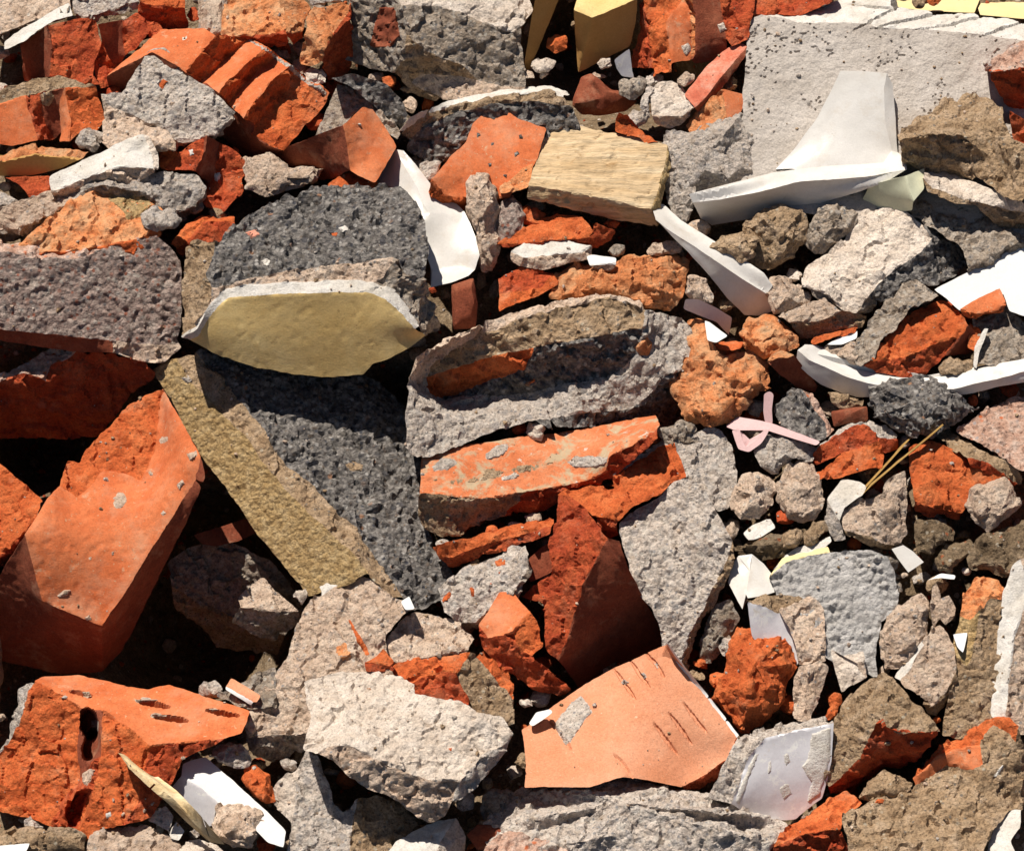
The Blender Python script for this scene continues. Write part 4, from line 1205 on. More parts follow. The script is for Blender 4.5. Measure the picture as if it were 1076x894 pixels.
P('concrete_chunk', 'grey slab splashed with orange paint below the flat brick', 'px', '''
cg -10 30 | 459,618 470,607 486,596 505,590 524,585 535,572 552,572 557,584 553,600 546,616 530,630 512,640 500,654 482,656 470,646
cm 20 -30 | 557,584 558,600 548,625 530,645 510,660 490,668 482,656 500,654 512,640 530,630 546,616 553,600''', th=30, patches=[
 ('orange_paint', 'bo', .8, '519,590 527,585 535,588 532,594 522,596'), ('orange_paint', 'bo', .8, '492,617 498,616 500,626 496,629'), ('orange_paint', 'bo', .8, '462,632 470,622 476,618 474,626 466,634'), ('orange_paint', 'bo', .8, '522,600 527,600 525,606'), ('orange_paint', 'bo', .8, '512,611 517,612 515,615')])
P('concrete_chunk', 'grey concrete stone with bright orange brick face, centre right', 'C2', '''
bo -8 40 brick_face | 208,290 300,275 430,262 425,225 470,195 520,160 600,112 665,100 690,160 712,225 650,242 610,300 500,352 440,402 395,385 345,382 280,320
cg 0 45 concrete_body | 425,225 480,170 560,108 625,75 665,100 600,112 520,160 470,195
cg 12 28 concrete_body | 665,100 720,65 800,28 842,40 890,100 912,190 905,270 885,345 840,365 815,330 790,280 720,235 712,225 690,160
br 0 -30 concrete_body | 345,382 395,385 440,402 450,460 400,470''')
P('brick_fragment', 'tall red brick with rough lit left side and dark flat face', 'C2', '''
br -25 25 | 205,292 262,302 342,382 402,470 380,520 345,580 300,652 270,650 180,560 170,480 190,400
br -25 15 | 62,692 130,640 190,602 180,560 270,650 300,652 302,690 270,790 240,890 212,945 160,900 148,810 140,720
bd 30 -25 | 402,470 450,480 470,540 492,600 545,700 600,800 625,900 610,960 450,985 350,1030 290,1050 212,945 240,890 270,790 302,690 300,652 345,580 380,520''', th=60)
P('brick_fragment', 'salmon brick corner left of the tall dark-faced brick', 'px', '''
bs -15 35 | 503,658 514,640 526,621 540,623 556,643 548,650 540,664 527,668 512,670
bo 20 30 | 540,664 548,650 556,643 566,658 570,680 558,690 546,682
br -5 -15 | 503,658 512,670 527,668 540,664 546,682 558,690 578,704 600,722 590,730 566,726 545,716 522,698 506,678''', margin=4)
P('concrete_chunk', 'large grey gravelly concrete chunk pointing down, centre right', 'C2', '''
cg -3 18 | 448,440 455,395 482,370 540,340 602,308 660,242 712,228 780,268 825,350 860,410 892,470 870,560 830,640 790,730 752,800 725,860 700,930 680,975 640,960 625,890 605,810 578,740 520,680 498,640 490,570 465,500
ct 50 -15 | 892,470 900,520 890,600 840,700 790,790 745,880 705,985 680,975 700,930 725,860 752,800 790,730 830,640 870,560''', margin=12)
R('stone', 'dark stone in shade right of the pointing grey chunk', 'C2', 'cm', '770,840 830,720 890,700 920,780 860,900 800,960 760,930', .4, pitch=0, off=-25)
# ---- lower middle, right
P('plaster_fragment', 'small white plaster shard below the beige pitted stone', 'px', '''
pw 0 40 | 781,560 790,551 810,545 815,555 800,564 786,568''', th=14)
R('soil_clod', 'brown soil crumbs under the small white shard', 'px', 'sol', '770,575 785,566 808,562 830,558 845,556 850,570 830,582 800,590 778,590', .5)
R('stone', 'small brown pebble below the smooth beige stone', 'C3', 'ct', '90,470 120,430 170,430 180,470 150,505 100,505', .7)
R('stone', 'tan stone right of the small brown pebble', 'C3', 'ct', '175,460 220,400 270,385 280,440 240,470 190,500', .6)
P('plaster_fragment', 'pair of white plaster flakes above the grey popcorn stucco stone', 'C3', '''
pw 0 40 | 60,590 110,530 150,505 230,490 285,455 290,480 240,520 180,545 130,550''', th=12)
P('concrete_chunk', 'grey popcorn-textured stucco stone on the right side', 'px', '''
pop 0 20 | 808,606 826,590 850,584 872,580 900,578 914,577 930,584 940,598 946,622 942,640 926,652 920,690 922,712 906,706 880,700 868,690 846,660 820,636
ylt 0 45 | 808,606 826,590 850,584 872,580 870,574 845,580 822,586
cm 45 0 | 930,584 944,588 952,620 946,622 940,598''', fine=1.8)
P('ceramic_shard', 'white lump of broken ceramic left of the popcorn stucco stone', 'px', '''
cer -30 25 | 765,612 768,595 776,584 790,582 788,600 784,624 780,640
cer 20 35 | 776,584 790,582 802,592 812,604 814,622 800,626 786,628 784,624 788,600''', th=14)
P('tile_fragment', 'white glazed tile corner with mortar edge, right of centre', 'px', '''
ct 0 50 mortar_edge | 785,632 800,625 846,626 838,634 818,644 800,636
lav 20 -5 glazed_face | 786,633 800,636 818,644 819,668 828,682 837,700 828,704 806,690 790,668
lav 0 20 glazed_face | 818,644 838,634 846,650 848,676 837,700 828,682 819,668''', th=10)
P('mortar_lump', 'beige mortar block beside the white tile corner', 'C3', '''
cb 5 25 | 80,752 140,720 200,690 245,715 262,745 268,850 270,900 225,930 150,900 130,820
cb 0 -5 | 150,900 225,930 270,900 268,950 160,960''', th=40)
R('brick_fragment', 'rough deep orange brick lump right of the clay tile', 'px', 'bo', '748,736 758,708 766,676 776,660 800,657 824,664 836,680 840,696 832,716 818,744 802,764 778,772 768,752', .55, pitch=20, peak='796,700')
R('mortar_lump', 'beige rounded stone below the popcorn stucco stone, right side', 'px', 'cb', '924,668 932,648 950,632 968,620 978,632 978,668 966,686 952,702 930,704 924,690', .5, pitch=20)
P('mortar_lump', 'thin upright beige chips between stones on the right', 'C3', '''
cb -10 20 | 680,660 700,640 715,680 712,780 690,820 678,760
cb 15 20 | 715,700 750,690 775,740 760,790 735,810 712,780''', th=30)
P('plaster_fragment', 'thin white curl below the dark soil clod', 'C3', '''
wht 0 50 | 665,632 720,605 775,612 772,630 715,622''', th=8)
P('plaster_fragment', 'white tapered shard under the beige wedge stone', 'C3', '''
cer 10 20 | 525,510 570,495 610,520 650,560 620,580 590,600 560,560''', th=12)
P('concrete_chunk', 'tan mortar slab with orange crumbled top near the right edge', 'px', '''
bp 0 40 brick_crust | 1012,624 1024,606 1034,603 1050,610 1062,620 1056,632 1040,628 1030,640 1020,650 1010,648
stu -15 20 plaster_skin | 1000,680 1008,660 1010,648 1020,650 1030,640 1026,670 1016,700 1004,690 996,676
ct 5 20 mortar_body | 1030,640 1040,628 1056,632 1054,680 1050,720 1048,764 1024,780 990,772 996,730 1000,700 1004,690 1016,700 1026,670''')
P('plaster_fragment', 'white triangular chip on the tan mortar slab', 'px', '''
wht 0 35 | 1001,666 1017,664 1012,686 1006,680''', th=8, plate=True)
P('plaster_fragment', 'grey white plaster slab at the right edge', 'px', '''
pw -20 20 | 1042,752 1044,712 1050,660 1054,620 1062,596 1072,586 1084,620 1066,670 1060,720 1056,760
cb 15 20 | 1072,586 1130,590 1130,770 1070,770 1056,760 1060,720 1066,670 1084,620''', smooth=3)
P('mortar_lump', 'pale broken pieces left of the beige boulder, right side', 'D3', '''
cw -10 25 | 285,105 330,130 415,110 420,150 390,175 432,215 360,245 330,272 305,200
cb 20 10 | 390,150 420,150 432,215 400,190''', th=30)
P('mortar_lump', 'beige boulder with white plaster edge, lower right', 'D3', '''
pw -35 25 plaster_edge | 530,215 560,170 600,120 640,75 650,85 610,150 590,190 560,225
cb -5 30 mortar_body | 640,75 680,20 715,0 745,40 775,110 782,190 740,270 720,300 680,330 640,290 580,250 560,225 590,190 610,150 650,85
ct 35 -20 mortar_body | 782,190 790,230 740,320 700,360 665,355 640,290 680,330 720,300 740,270''')
P('mortar_lump', 'upright beige block right of the rough orange lump', 'D3', '''
cb -25 20 | 138,230 160,170 200,160 190,250 180,330 160,388 138,370
cb 25 15 | 200,160 245,145 278,180 262,260 225,340 205,392 160,388 180,330 190,250''')
R('brick_fragment', 'tiny orange crumb behind the bluish white tile', 'D3', 'bo', '260,370 300,310 325,310 310,370 280,385', .5)
# ---- bottom band, left
R('stone', 'brown dirty stone in the bottom left corner', 'D0', 'ct', '-60,830 60,790 170,800 200,830 170,900 -60,940', .4, pitch=25)
R('stone', 'dark olive stone under the perforated brick', 'D0', 'ct', '130,850 200,790 300,800 350,830 340,900 150,930', .4, pitch=10, off=-20)
P('plaster_fragment', 'white plaster corner at the bottom left edge', 'D0', '''
wht 0 45 | -60,880 40,868 118,862 100,900 60,940 -60,940''', th=20)
P('stone', 'grey stone at the edge of the deep hole, lower left', 'D0', '''
cm -5 35 | 845,285 900,250 1000,200 1080,170 1080,330 1000,335 930,320''')
P('tile_fragment', 'small orange tile with white edge beside the deep hole', 'D0', '''
til -10 45 | 905,215 1020,285 1005,312 990,310 886,250
wht 0 10 | 886,250 990,310 985,325 882,262''', th=10)
P('mortar_lump', 'large beige mortar block behind the pale concrete slab, lower centre', 'px', '''
pw -30 35 plaster_rim | 336,614 352,606 362,600 366,606 348,618 338,626
cb -12 30 mortar_body | 254,762 266,735 284,712 300,690 310,664 318,642 330,624 338,626 348,618 366,606 370,597 392,610 412,625 436,638 420,650 404,668 410,700 420,730 380,750 340,765 312,772 290,772 270,775
cm 0 -30 mortar_body | 254,762 270,775 290,772 312,772 340,765 325,785 300,798 282,800 262,790''', th=70, patches=[
 ('brick_sliver', 'bo', 2, '364,650 369,651 384,676 390,688 385,690 374,672'), ('orange_stain', 'bp', 1, '352,680 362,672 370,685 368,698 356,694')])
P('mortar_lump', 'beige gritty stone right of the large mortar block', 'px', '''
cb 5 38 | 402,690 406,670 420,652 436,640 460,645 482,656 499,668 492,682 470,686 448,690 420,698
cm 0 -25 | 402,690 420,698 448,690 470,686 492,682 486,696 450,704 412,708''', th=45)
P('plaster_fragment', 'tiny white chip above the beige gritty stone', 'px', '''
wht 0 45 | 421,632 430,626 436,640 426,641''', th=8, plate=True)
R('stone', 'small cream pebble at the foot of the stucco slab', 'C1', 'cw', '180,690 195,658 225,665 235,690 215,735 195,725', .7)
P('brick_fragment', 'tiny orange brick cube on the large mortar block', 'D1', '''
bo -5 45 | 458,145 490,130 535,103 575,150 560,170 520,160
br 5 -5 | 458,145 520,160 560,170 575,150 572,190 520,195 462,190''', th=16)
P('brick_fragment', 'orange brick half coated in mortar, lower centre', 'D1', '''
bo -5 38 brick_body | 500,200 570,165 640,145 760,130 872,118 840,170 820,205 760,190 690,210 640,235
br 0 5 brick_body | 640,235 690,210 760,190 820,205 835,245 870,300 860,330 720,320 660,290
ct 25 20 mortar_coat | 872,118 905,132 960,210 1010,260 1040,300 1045,400 960,390 900,360 870,300 835,245 820,205 840,170
bo 30 35 brick_body | 905,132 942,98 1012,168 1040,245 1040,300 1010,260 960,210''', dents=[(750, 180, 18, 9, 0, 7)], th=60)
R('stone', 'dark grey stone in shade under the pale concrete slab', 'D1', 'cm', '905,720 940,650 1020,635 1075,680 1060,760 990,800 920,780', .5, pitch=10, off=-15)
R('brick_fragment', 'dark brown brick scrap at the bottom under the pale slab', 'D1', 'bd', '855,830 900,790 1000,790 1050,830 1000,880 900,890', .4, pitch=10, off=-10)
P('concrete_chunk', 'grey green concrete chunk with thin plate, bottom left of centre', 'D1', '''
cw -30 15 | 68,665 130,610 198,558 190,650 172,782 110,720
cg -5 22 | 198,558 228,488 275,520 320,640 330,700 380,740 432,685 410,800 395,950 140,950 160,850 172,782 190,650
ct 20 25 | 432,685 500,680 600,702 685,780 620,840 575,950 395,950 410,800''', th=80)
P('concrete_chunk', 'large pale concrete slab with rough top, bottom centre left', 'D1', '''
cw 0 42 | 222,230 330,200 480,188 600,198 658,240 652,272 730,295 830,302 870,325 905,352 1000,366 1042,430 1015,475 935,500 885,560 832,622 760,618 700,608 610,580 520,545 420,485 340,480 305,492 268,512 214,488 250,380 232,300
cb 0 -8 | 268,512 305,492 340,480 420,485 520,545 610,580 700,608 760,618 832,622 805,700 775,760 705,785 640,740 580,695 470,655 400,600 340,545
cg 35 -5 | 832,622 885,560 935,500 1015,475 1042,430 1030,490 990,535 900,645 840,690 805,700''', th=60, margin=28, patches=[
 ('orange_chip', 'bp', 1.2, '465,255 480,250 485,262 470,265'), ('orange_chip', 'bo', 1.2, '782,490 800,485 808,500 792,508'), ('orange_chip', 'bo', 1, '820,455 838,452 840,462 825,465'), ('orange_chip', 'bp', 1, '745,455 770,462 765,475 750,468')])
P('plaster_fragment', 'white plaster lump at the bottom edge below the pale slab', 'D1', '''
pw -5 45 | 545,900 590,850 640,815 740,775 820,760 790,800 760,850 720,950 520,950
cw 35 10 | 820,760 848,830 855,880 850,950 720,950 760,850 790,800''', th=50, margin=5)
P('brick_fragment', 'large orange perforated brick with mortar-filled slots, bottom left', 'D0', '''
bs 0 52 brick_body | 132,226 170,210 310,204 470,240 580,262 660,242 830,296 978,345 962,390 945,432 880,452 760,465 680,475 592,482 530,432 470,385 400,342 310,335 240,282
bo -12 12 brick_body | 132,226 240,282 310,335 305,400 302,480 312,620 270,670 240,705 192,798 90,760 -30,725 -30,560 0,515 40,450 75,390 110,290
bd~ 30 -30 brick_body | 310,335 400,342 402,430 392,520 350,560 312,620 302,480 305,400
bo -8 14 brick_body | 400,342 470,385 530,432 592,482 560,600 540,700 480,792 400,800 335,852 290,832 320,740 352,662 375,590 392,520 402,430
br 12 5 brick_body | 592,482 680,475 760,465 880,452 800,500 712,530 690,600 640,690 590,765 480,792 540,700 560,600
br~ 10 -35 brick_body | 192,798 240,705 270,670 312,620 350,560 392,520 375,590 352,662 320,740 290,832 250,830
cg -50 15 mortar_side | -30,560 20,470 40,380 70,262 132,226 110,290 75,390 40,450 0,515''', th=110, fine=1.8, dents=[(320, 278, 40, 8, 12, 9), (600, 318, 60, 9, 10, 14), (665, 374, 66, 10, 8, 14), (872, 354, 62, 8, 10, 13), (348, 395, 36, 58, -8, 48), (356, 480, 30, 66, 12, 40), (310, 730, 34, 75, 20, 34)], patches=[
 ('mortar_patch', 'cb', 2.5, '318,272 350,265 362,292 335,298'), ('mortar_patch', 'cb', 2, '515,302 560,288 630,302 600,314 540,314'), ('mortar_patch', 'cb', 2, '575,360 620,350 670,362 640,378 590,372'), ('mortar_patch', 'cb', 2, '800,340 840,332 870,342 830,350'),
 ('mortar_patch', 'cb', 4, '355,385 385,375 395,410 375,435 358,415'), ('mortar_patch', 'cb', 5, '318,590 350,570 372,575 365,610 340,640 322,630'), ('mortar_patch', 'pw', 1.5, '410,745 430,735 445,755 420,768')])
R('mortar_lump', 'small grey lump right of the perforated brick', 'D0', 'cg', '812,520 835,475 900,462 960,478 992,530 970,570 900,560 850,550', .6, pitch=35, margin=4)
R('brick_fragment', 'small orange lump beside the white tile shard, bottom left', 'D0', 'bo', '938,610 960,568 1010,555 1060,590 1085,700 1040,710 980,670', .6)
P('ceramic_shard', 'white tile shard with grey side, bottom left', 'D0', '''
wht 5 38 | 715,552 760,535 805,525 840,555 935,640 1043,735 1120,815 1110,880 1050,860 980,790 850,702 780,640 710,600
lav -30 -5 | 710,600 780,640 850,702 835,790 800,800 730,725 662,655''', th=12)
R('mortar_lump', 'beige stone sitting on the white tile shard', 'D0', 'cb', '828,790 850,715 930,695 1000,710 1035,745 1020,830 1000,890 910,885 850,850', .6, pitch=25, margin=6)
P('plaster_fragment', 'cream plaster crumbs left of the white tile shard', 'D0', '''
cw -10 30 | 578,770 600,735 650,715 680,760 660,820 620,790
pw 5 35 | 660,820 690,775 722,815 700,855 670,845''', th=30)
P('mortar_lump', 'flat beige slab at the bottom left edge', 'D0', '''
cb 0 42 | 338,890 350,830 382,778 470,790 560,785 640,820 715,870 700,950 330,950''', th=50)
R('plaster_fragment', 'pale plaster piece at the bottom edge below the white tile shard', 'D0', 'cw', '695,885 740,845 790,835 850,865 880,900 860,950 690,950', .4, pitch=35)
P('wood_splinter', 'pointed wood splinter lying across the rubble, bottom left', 'D0', '''
wds -15 40 | 463,508 500,525 600,588 690,655 780,748 830,810 880,868 862,866 820,838 760,775 680,690 590,618 510,560
wds -15 -25 | 463,508 510,560 590,618 680,690 760,775 820,838 862,866 820,858 740,790 660,710 580,640 505,570''', th=8, margin=8, jit=.3)
# ---- bottom band, centre and right
P('plaster_fragment', 'white scrap at the left corner of the clay tile', 'D2', '''
wht -10 40 | 95,395 125,350 180,338 190,350 150,380 110,405''', th=12)
P('tile_fragment', 'large pale orange clay tile with slot marks, bottom centre', 'D2', '''
til -3 36 | 70,420 170,342 270,270 430,175 530,132 628,85 690,175 780,280 908,448 880,530 780,592 690,642 560,615 460,602 340,640 80,645 82,540
wht 45 25 | 628,85 640,80 700,165 720,188 822,315 918,440 908,448 780,280 690,175
br 10 -35 | 908,448 918,440 895,545 840,605 740,655 690,642 780,592 880,530''', th=30, margin=6, fine=1.25, dents=[
 (470, 240, 70, 7, 53, 3.2), (530, 200, 65, 7, 53, 3.2), (590, 165, 60, 7, 53, 3.2), (632, 455, 75, 7, 53, 3.2), (688, 415, 75, 7, 53, 3.2), (745, 372, 72, 7, 53, 3.2), (470, 560, 60, 7, 53, 3.2), (215, 435, 75, 7, 53, 3.2)], patches=[
 ('mortar_patch', 'cg', 2.2, '190,405 225,350 260,310 300,284 325,310 352,352 320,380 285,430 262,470 240,482 215,445'), ('mortar_patch', 'cg', 1.8, '455,235 470,220 492,232 480,248'), ('mortar_patch', 'cg', 1.8, '530,200 548,190 562,215 545,222'), ('mortar_patch', 'cg', 1.8, '580,155 600,150 615,175 598,180')])
P('tile_fragment', 'bluish white tile with grey thick edge, bottom right of centre', 'px', '''
cg -10 45 mortar_edge | 745,838 758,806 778,775 800,765 832,757 868,754 876,760 836,766 803,776 792,788 780,812 768,844
lav 8 -5 glazed_face | 768,844 780,812 792,788 803,776 836,766 876,760 874,800 864,838 836,860 806,862 786,856''', th=14, patches=[
 ('plaster_splash', 'pw', 1.6, '852,770 874,763 873,798 862,836 846,846 852,822 842,806 850,790'), ('plaster_splash', 'pw', 1.4, '771,842 782,814 793,790 798,792 788,816 778,846'), ('plaster_splash', 'pw', 1, '806,800 811,798 810,812 806,815'), ('plaster_splash', 'pw', 1, '822,792 828,788 832,800 825,808'), ('plaster_splash', 'pw', 1, '818,826 828,820 834,834 822,842')])
R('concrete_chunk', 'rough grey layered stone along the bottom edge, centre', 'px', 'cg', '508,868 522,840 548,826 588,814 622,806 655,814 715,828 770,842 820,858 835,872 820,885 790,905 700,912 600,908 540,905 510,890', .35, pitch=40, peak='650,845')
P('concrete_chunk', 'pink conglomerate scrap at the bottom edge left of centre', 'px', '''
pnk 0 42 | 510,885 535,872 560,878 590,888 610,900 600,920 500,920''', th=40)
P('brick_fragment', 'orange brick end at the bottom edge, right of centre', 'D3', '''
bo -8 42 | 65,880 90,825 122,790 230,715 345,655 412,710 345,750 322,812 240,815 170,832
br 0 -22 | 65,880 170,832 240,815 322,812 365,900 360,960 60,960''', margin=4)
P('concrete_chunk', 'brown mortar chunk with dark hollow side, lower right', 'D3', '''
ct -25 28 | 255,565 275,470 302,380 345,290 432,218 500,188 520,230 512,300 470,370 440,440 405,530 340,590 285,645 262,620
ct 10 45 | 500,188 545,232 575,262 640,330 718,422 640,430 560,432 490,402 470,370 512,300 520,230
br 20 -35 | 440,440 470,370 490,402 560,432 640,430 718,422 670,490 620,540 560,570 500,580 440,630 390,685 285,660 285,645 340,590 405,530''')
R('mortar_lump', 'olive mortar lump under the brown mortar chunk', 'D3', 'ct', '388,690 430,630 490,580 560,585 612,635 560,690 470,715', .5, pitch=30)
P('brick_fragment', 'orange curved brick coated with brown mortar, bottom right corner', 'D3', '''
bo -10 40 brick_body | 605,605 640,552 690,500 740,462 830,412 900,376 980,370 1018,402 1008,462 980,430 925,400 888,430 868,475 780,490 700,525 640,580
bs 0 10 brick_body | 605,605 640,580 700,525 780,490 868,475 885,552 840,572 780,565 740,560 620,635
ct 0 38 mortar_coat | 325,748 430,702 520,662 620,635 740,560 780,565 840,572 885,552 868,475 888,430 925,400 980,430 1008,462 1030,510 1045,565 1040,730 985,740 930,792 890,880 885,960 370,960 350,850
ct 45 -10 mortar_coat | 1008,462 1018,402 1040,470 1060,560 1060,700 1040,730 1045,565 1030,510''', th=90, margin=4, patches=[
 ('mortar_patch', 'pw', 2, '920,600 955,555 970,560 950,590 930,612'), ('orange_chip', 'bo', 2, '445,705 480,682 498,690 490,712')])
P('plaster_fragment', 'white plaster corner in the bottom right of the heap', 'D3', '''
pw -15 38 | 885,930 905,860 930,792 985,738 1030,725 1028,800 990,850 1010,900 1000,960 880,960''', th=30, margin=5)
# ============================================================ small crumbs wedged in the gaps
def fill_gaps(count, seed):
    rs = random.Random(seed)
    cover = np.zeros((GH, GW), bool)
    for j in range(GH):
        cover[j] = zmap[j] > plane(GY0 + j * GS) - 125
    names = dict(cb='beige', cg='grey', bo='orange', ct='brown', cw='pale', br='red')
    done = 0
    taken = set()
    for _ in range(60000):
        if done >= count:
            break
        x, y = rs.uniform(-10, 1086), rs.uniform(0, 904)
        if (x < 330 and 360 < y < 720) or (380 < x < 450 and 380 < y < 480):
            continue
        i, j = int((x - GX0) / GS), int((y - GY0) / GS)
        if cover[j, i]:
            continue
        r = rs.uniform(6, 15)
        k = rs.choice(['cb', 'cb', 'cg', 'ct', 'bo', 'br', 'cw', 'ct'])
        n = rs.randint(6, 8)
        a0 = rs.uniform(0, 6)
        asp = rs.uniform(.6, 1)
        pts = []
        for q in range(n):
            a = a0 + 6.283 * q / n
            rr = r * rs.uniform(.75, 1.2)
            pts.append(f'{x + rr * math.cos(a):.1f},{y + asp * rr * math.sin(a):.1f}')
        best = min(INFO, key=lambda t: math.hypot(t[0] - x, t[1] - y) - .35 * t[2])
        dx, dy = x - best[0], y - best[1]
        side = ('right of' if dx > 0 else 'left of') if abs(dx) > abs(dy) else ('below' if dy > 0 else 'above')
        short = best[3].split(',')[0]
        for cut in (' with ', ' in ', ' at ', ' under ', ' behind ', ' beside ', ' below ', ' above ', ' between ', ' of the ', ' on the ', ' near ', ' lying ', ' leaning ', ' resting ', ' reaching ', ' against ', ' poking ', ' jutting ', ' standing ', ' splashed ', ' crossing '):
            if short.find(cut) > 12:
                short = short.split(cut)[0]
        short = ' '.join(short.split()[:7])
        lab = None
        for sz in (('tiny' if r < 9 else 'small'), 'flat', 'angular', 'rough', 'dusty'):
            lab = f'{sz} {names[k]} crumb in the gap {side} the {short}'
            if lab not in taken:
                break
        taken.add(lab)
        R('rubble_crumb', lab, 'px', k, ' '.join(pts), rs.uniform(.5, .9), yaw=rs.uniform(-25, 25), pitch=rs.uniform(15, 40),
          lift=rs.uniform(-75, -35), th=18)
        cover[max(0, j - 2):j + 3, max(0, i - 2):i + 3] = True
        done += 1
fill_gaps(130, 5)

# ============================================================ the heap goes on to both sides of the frame
def short_of(label, n):
    s_ = label.split(',')[0]
    for cut in (' with ', ' in the ', ' at the ', ' under ', ' behind ', ' beside ', ' below ', ' above ', ' between ', ' of the ', ' on the ', ' near '):
        if s_.find(cut) > 12:
            s_ = s_.split(cut)[0]
    return ' '.join(s_.split()[:n])

def carry_on():
    taken = set()
    for (x, y, sz, label, root, dv) in list(INFO):
        if sz < 26 or (380 < x < 700):
            continue
        sgn, where = (-1, 'left') if x >= 700 else (1, 'right')
        lab = f'{short_of(label, 8)} out beyond the {where} edge'
        if lab in taken:
            continue
        taken.add(lab)
        c = root.copy()
        COL.objects.link(c)
        c.location.x += sgn * 1172 * S * dv / D0
        c['label'] = lab
        for ch in root.children:
            d = ch.copy()
            COL.objects.link(d)
            d.parent = c
carry_on()

# ============================================================ the heap itself and the ground
def sheet(name, xs, ys, zf, mt, kind='structure'):
    X, Y = np.meshgrid(xs, ys)
    Pp = np.column_stack([X.ravel(), Y.ravel(), np.zeros(X.size)])
    for k in range(len(Pp)):
        Pp[k, 2] = zf(Pp[k, 0], Pp[k, 1])
    W = to_world(Pp)
    n, m = len(xs), len(ys)
    idx = np.arange(n * m).reshape(m, n)
    q = np.stack([idx[:-1, :-1].ravel(), idx[1:, :-1].ravel(), idx[1:, 1:].ravel(), idx[:-1, 1:].ravel()], 1)
    me = bpy.data.meshes.new(name)
    me.from_pydata(W.tolist(), [], q.tolist())
    me.materials.append(M[mt])
    me.polygons.foreach_set('use_smooth', [True] * len(q))
    me.update()
    o = link(name, me)
    o['kind'] = kind
    return o, W

HOLES = [(930, 560, 200, -62), (860, 660, 120, -40), (215, 670, 170, 320), (50, 465, 110, 260), (230, 560, 90, 120), (20, 710, 100, 120), (420, 430, 60, 60), (700, 80, 70, 90), (605, 50, 105, 320), (690, 95, 60, 160), (400, 120, 60, 70), (330, 170, 70, 60)]
def heap_z(x, y):
    q = Vector((x, y, 3.0))
    z = plane(y) - 134 + 16 * noise.fractal(q / 120, .9, 2.1, 3) + 4.0 * noise.fractal(q / 22, .8, 2.1, 3)
    z += 3 * (0.5 - noise.voronoi(q / 11)[0][0])
    for hx, hy, hr, hd in HOLES:
        d = math.hypot(x - hx, y - hy) / hr
        if d < 1:
            z -= hd * (1 - d * d) ** 2
    return z
sheet('rubble_heap', np.arange(-520, 1600, 7.0), np.arange(-360, 1130, 7.0), heap_z, 'sol')

me = bpy.data.meshes.new('ground')
me.from_pydata([(-800, -800, -.12), (800, -800, -.12), (800, 800, -.12), (-800, 800, -.12)], [], [(0, 1, 2, 3)])
me.materials.append(make_mat('ground_asphalt', cols=[(.04, .038, .036), (.055, .052, .05)], scale=3, bump=.3))
g_ = link('ground', me)
g_['kind'] = 'structure'

# crumbs too small and too many to count: one object
def crumbs(name, label, mt_list, count, seed, lo, hi, on_top):
    rs = np.random.RandomState(seed)
    ico = bmesh.new()
    bmesh.ops.create_icosphere(ico, subdivisions=1, radius=1)
    bv = np.array([v.co[:] for v in ico.verts]); bf = np.array([[v.index for v in f.verts] for f in ico.faces])
    ico.free()
    Vs, Fs, Ms = [], [], []
    for k in range(count):
        x, y = rs.uniform(-70, 1146), rs.uniform(-60, 950)
        r = lo + (hi - lo) * rs.rand() ** 3
        i = int(np.clip((x - GX0) / GS, 0, GW - 1)); j = int(np.clip((y - GY0) / GS, 0, GH - 1))
        zh = heap_z(x, y)
        z = zh + r * .4
        d = bv * (1 + rs.uniform(-.3, .3, (len(bv), 1))) * r * rs.uniform(.6, 1.2, 3)
        a = rs.uniform(0, 6.28); ca, sa = math.cos(a), math.sin(a)
        d = np.stack([d[:, 0] * ca - d[:, 1] * sa, d[:, 0] * sa + d[:, 1] * ca, d[:, 2]], 1)
        Vs.append(d + np.array([x, y, z])); Fs.append(bf + k * len(bv)); Ms += [rs.randint(len(mt_list))] * len(bf)
    W = to_world(np.concatenate(Vs))
    F_ = np.concatenate(Fs)[:, ::-1]
    me = bpy.data.meshes.new(name)
    me.from_pydata(W.tolist(), [], F_.tolist())
    for m_ in mt_list:
        me.materials.append(M[m_])
    me.polygons.foreach_set('material_index', Ms)
    me.update()
    o = link(name, me)
    o['kind'] = 'stuff'; o['label'] = label; o['category'] = 'gravel'
crumbs('gravel', 'loose crumbs of brick and mortar filling the gaps', ['cb', 'cg', 'bo', 'ct', 'cw', 'br', 'sol'], 5000, 3, 2, 9, False)

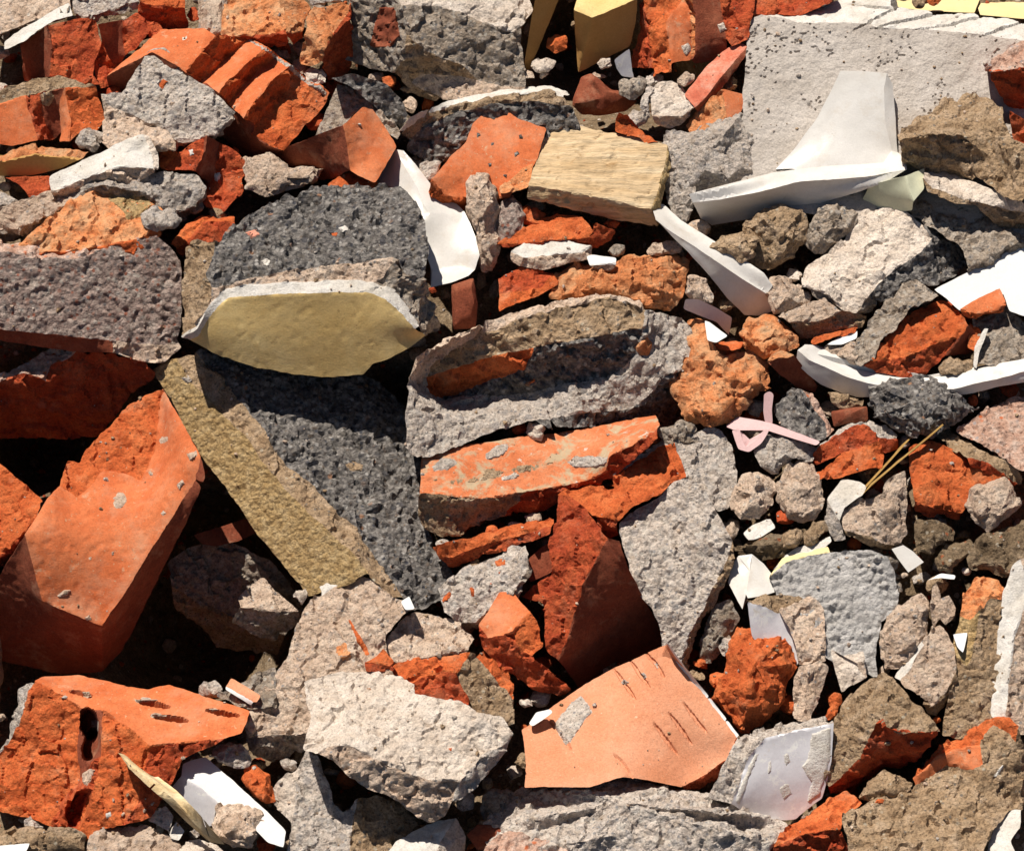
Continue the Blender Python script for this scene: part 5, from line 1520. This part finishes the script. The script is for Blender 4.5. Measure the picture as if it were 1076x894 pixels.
# grit lying on the upper faces of the pieces: too small and too many to count
bpy.context.view_layer.update()
dg = bpy.context.evaluated_depsgraph_get()
def grit(count, seed):
    rs = np.random.RandomState(seed)
    ico = bmesh.new()
    bmesh.ops.create_icosphere(ico, subdivisions=1, radius=1)
    bv = np.array([v.co[:] for v in ico.verts]); bf = np.array([[v.index for v in f.verts] for f in ico.faces])
    ico.free()
    ml = ['cb', 'cg', 'ct']
    clean = ('ceramic_white', 'panel_white', 'paint_yellow', 'tile_pale_yellow', 'tile_tan', 'wood_weathered', 'plastic_pink', 'straw_dry', 'tile_glaze_white', 'glaze_pale_green')
    Vs, Fs, Ms = [], [], []
    n = 0
    for k in range(count):
        x, y = rs.uniform(-20, 1096), rs.uniform(-20, 914)
        f_ = to_world(np.array([[x, y, 600.0]]))[0]
        d = (Vector(f_) - cam_loc).normalized()
        ok, loc, nor, fi, ob, mx = scene.ray_cast(dg, cam_loc, d)
        if not ok or nor.z < .55 or ob.type != 'MESH' or not ob.data.materials:
            continue
        mn = ob.data.materials[ob.data.polygons[fi].material_index].name
        if mn in clean:
            continue
        if mn in ('brick_fired_skin', 'clay_tile_back', 'brick_dull_red_shaded') and rs.rand() < .7:
            continue
        if noise.noise(Vector((x / 70, y / 70, 4))) < -.05 and rs.rand() < .7:
            continue
        r = (.8 + 2.2 * rs.rand() ** 4) * S
        v = bv * (1 + rs.uniform(-.35, .35, (len(bv), 1))) * r * rs.uniform(.6, 1.2, 3)
        Vs.append(v + np.array(loc) + np.array(nor) * r * .35); Fs.append(bf + n * len(bv)); n += 1
        Ms += [rs.randint(len(ml))] * len(bf)
    me = bpy.data.meshes.new('grit')
    me.from_pydata(np.concatenate(Vs).tolist(), [], np.concatenate(Fs).tolist())
    for m_ in ml:
        me.materials.append(M[m_])
    me.polygons.foreach_set('material_index', Ms)
    me.update()
    o = link('grit', me)
    o['kind'] = 'stuff'; o['label'] = 'fine grit scattered over the upper faces of the rubble'; o['category'] = 'grit'
grit(2600, 11)
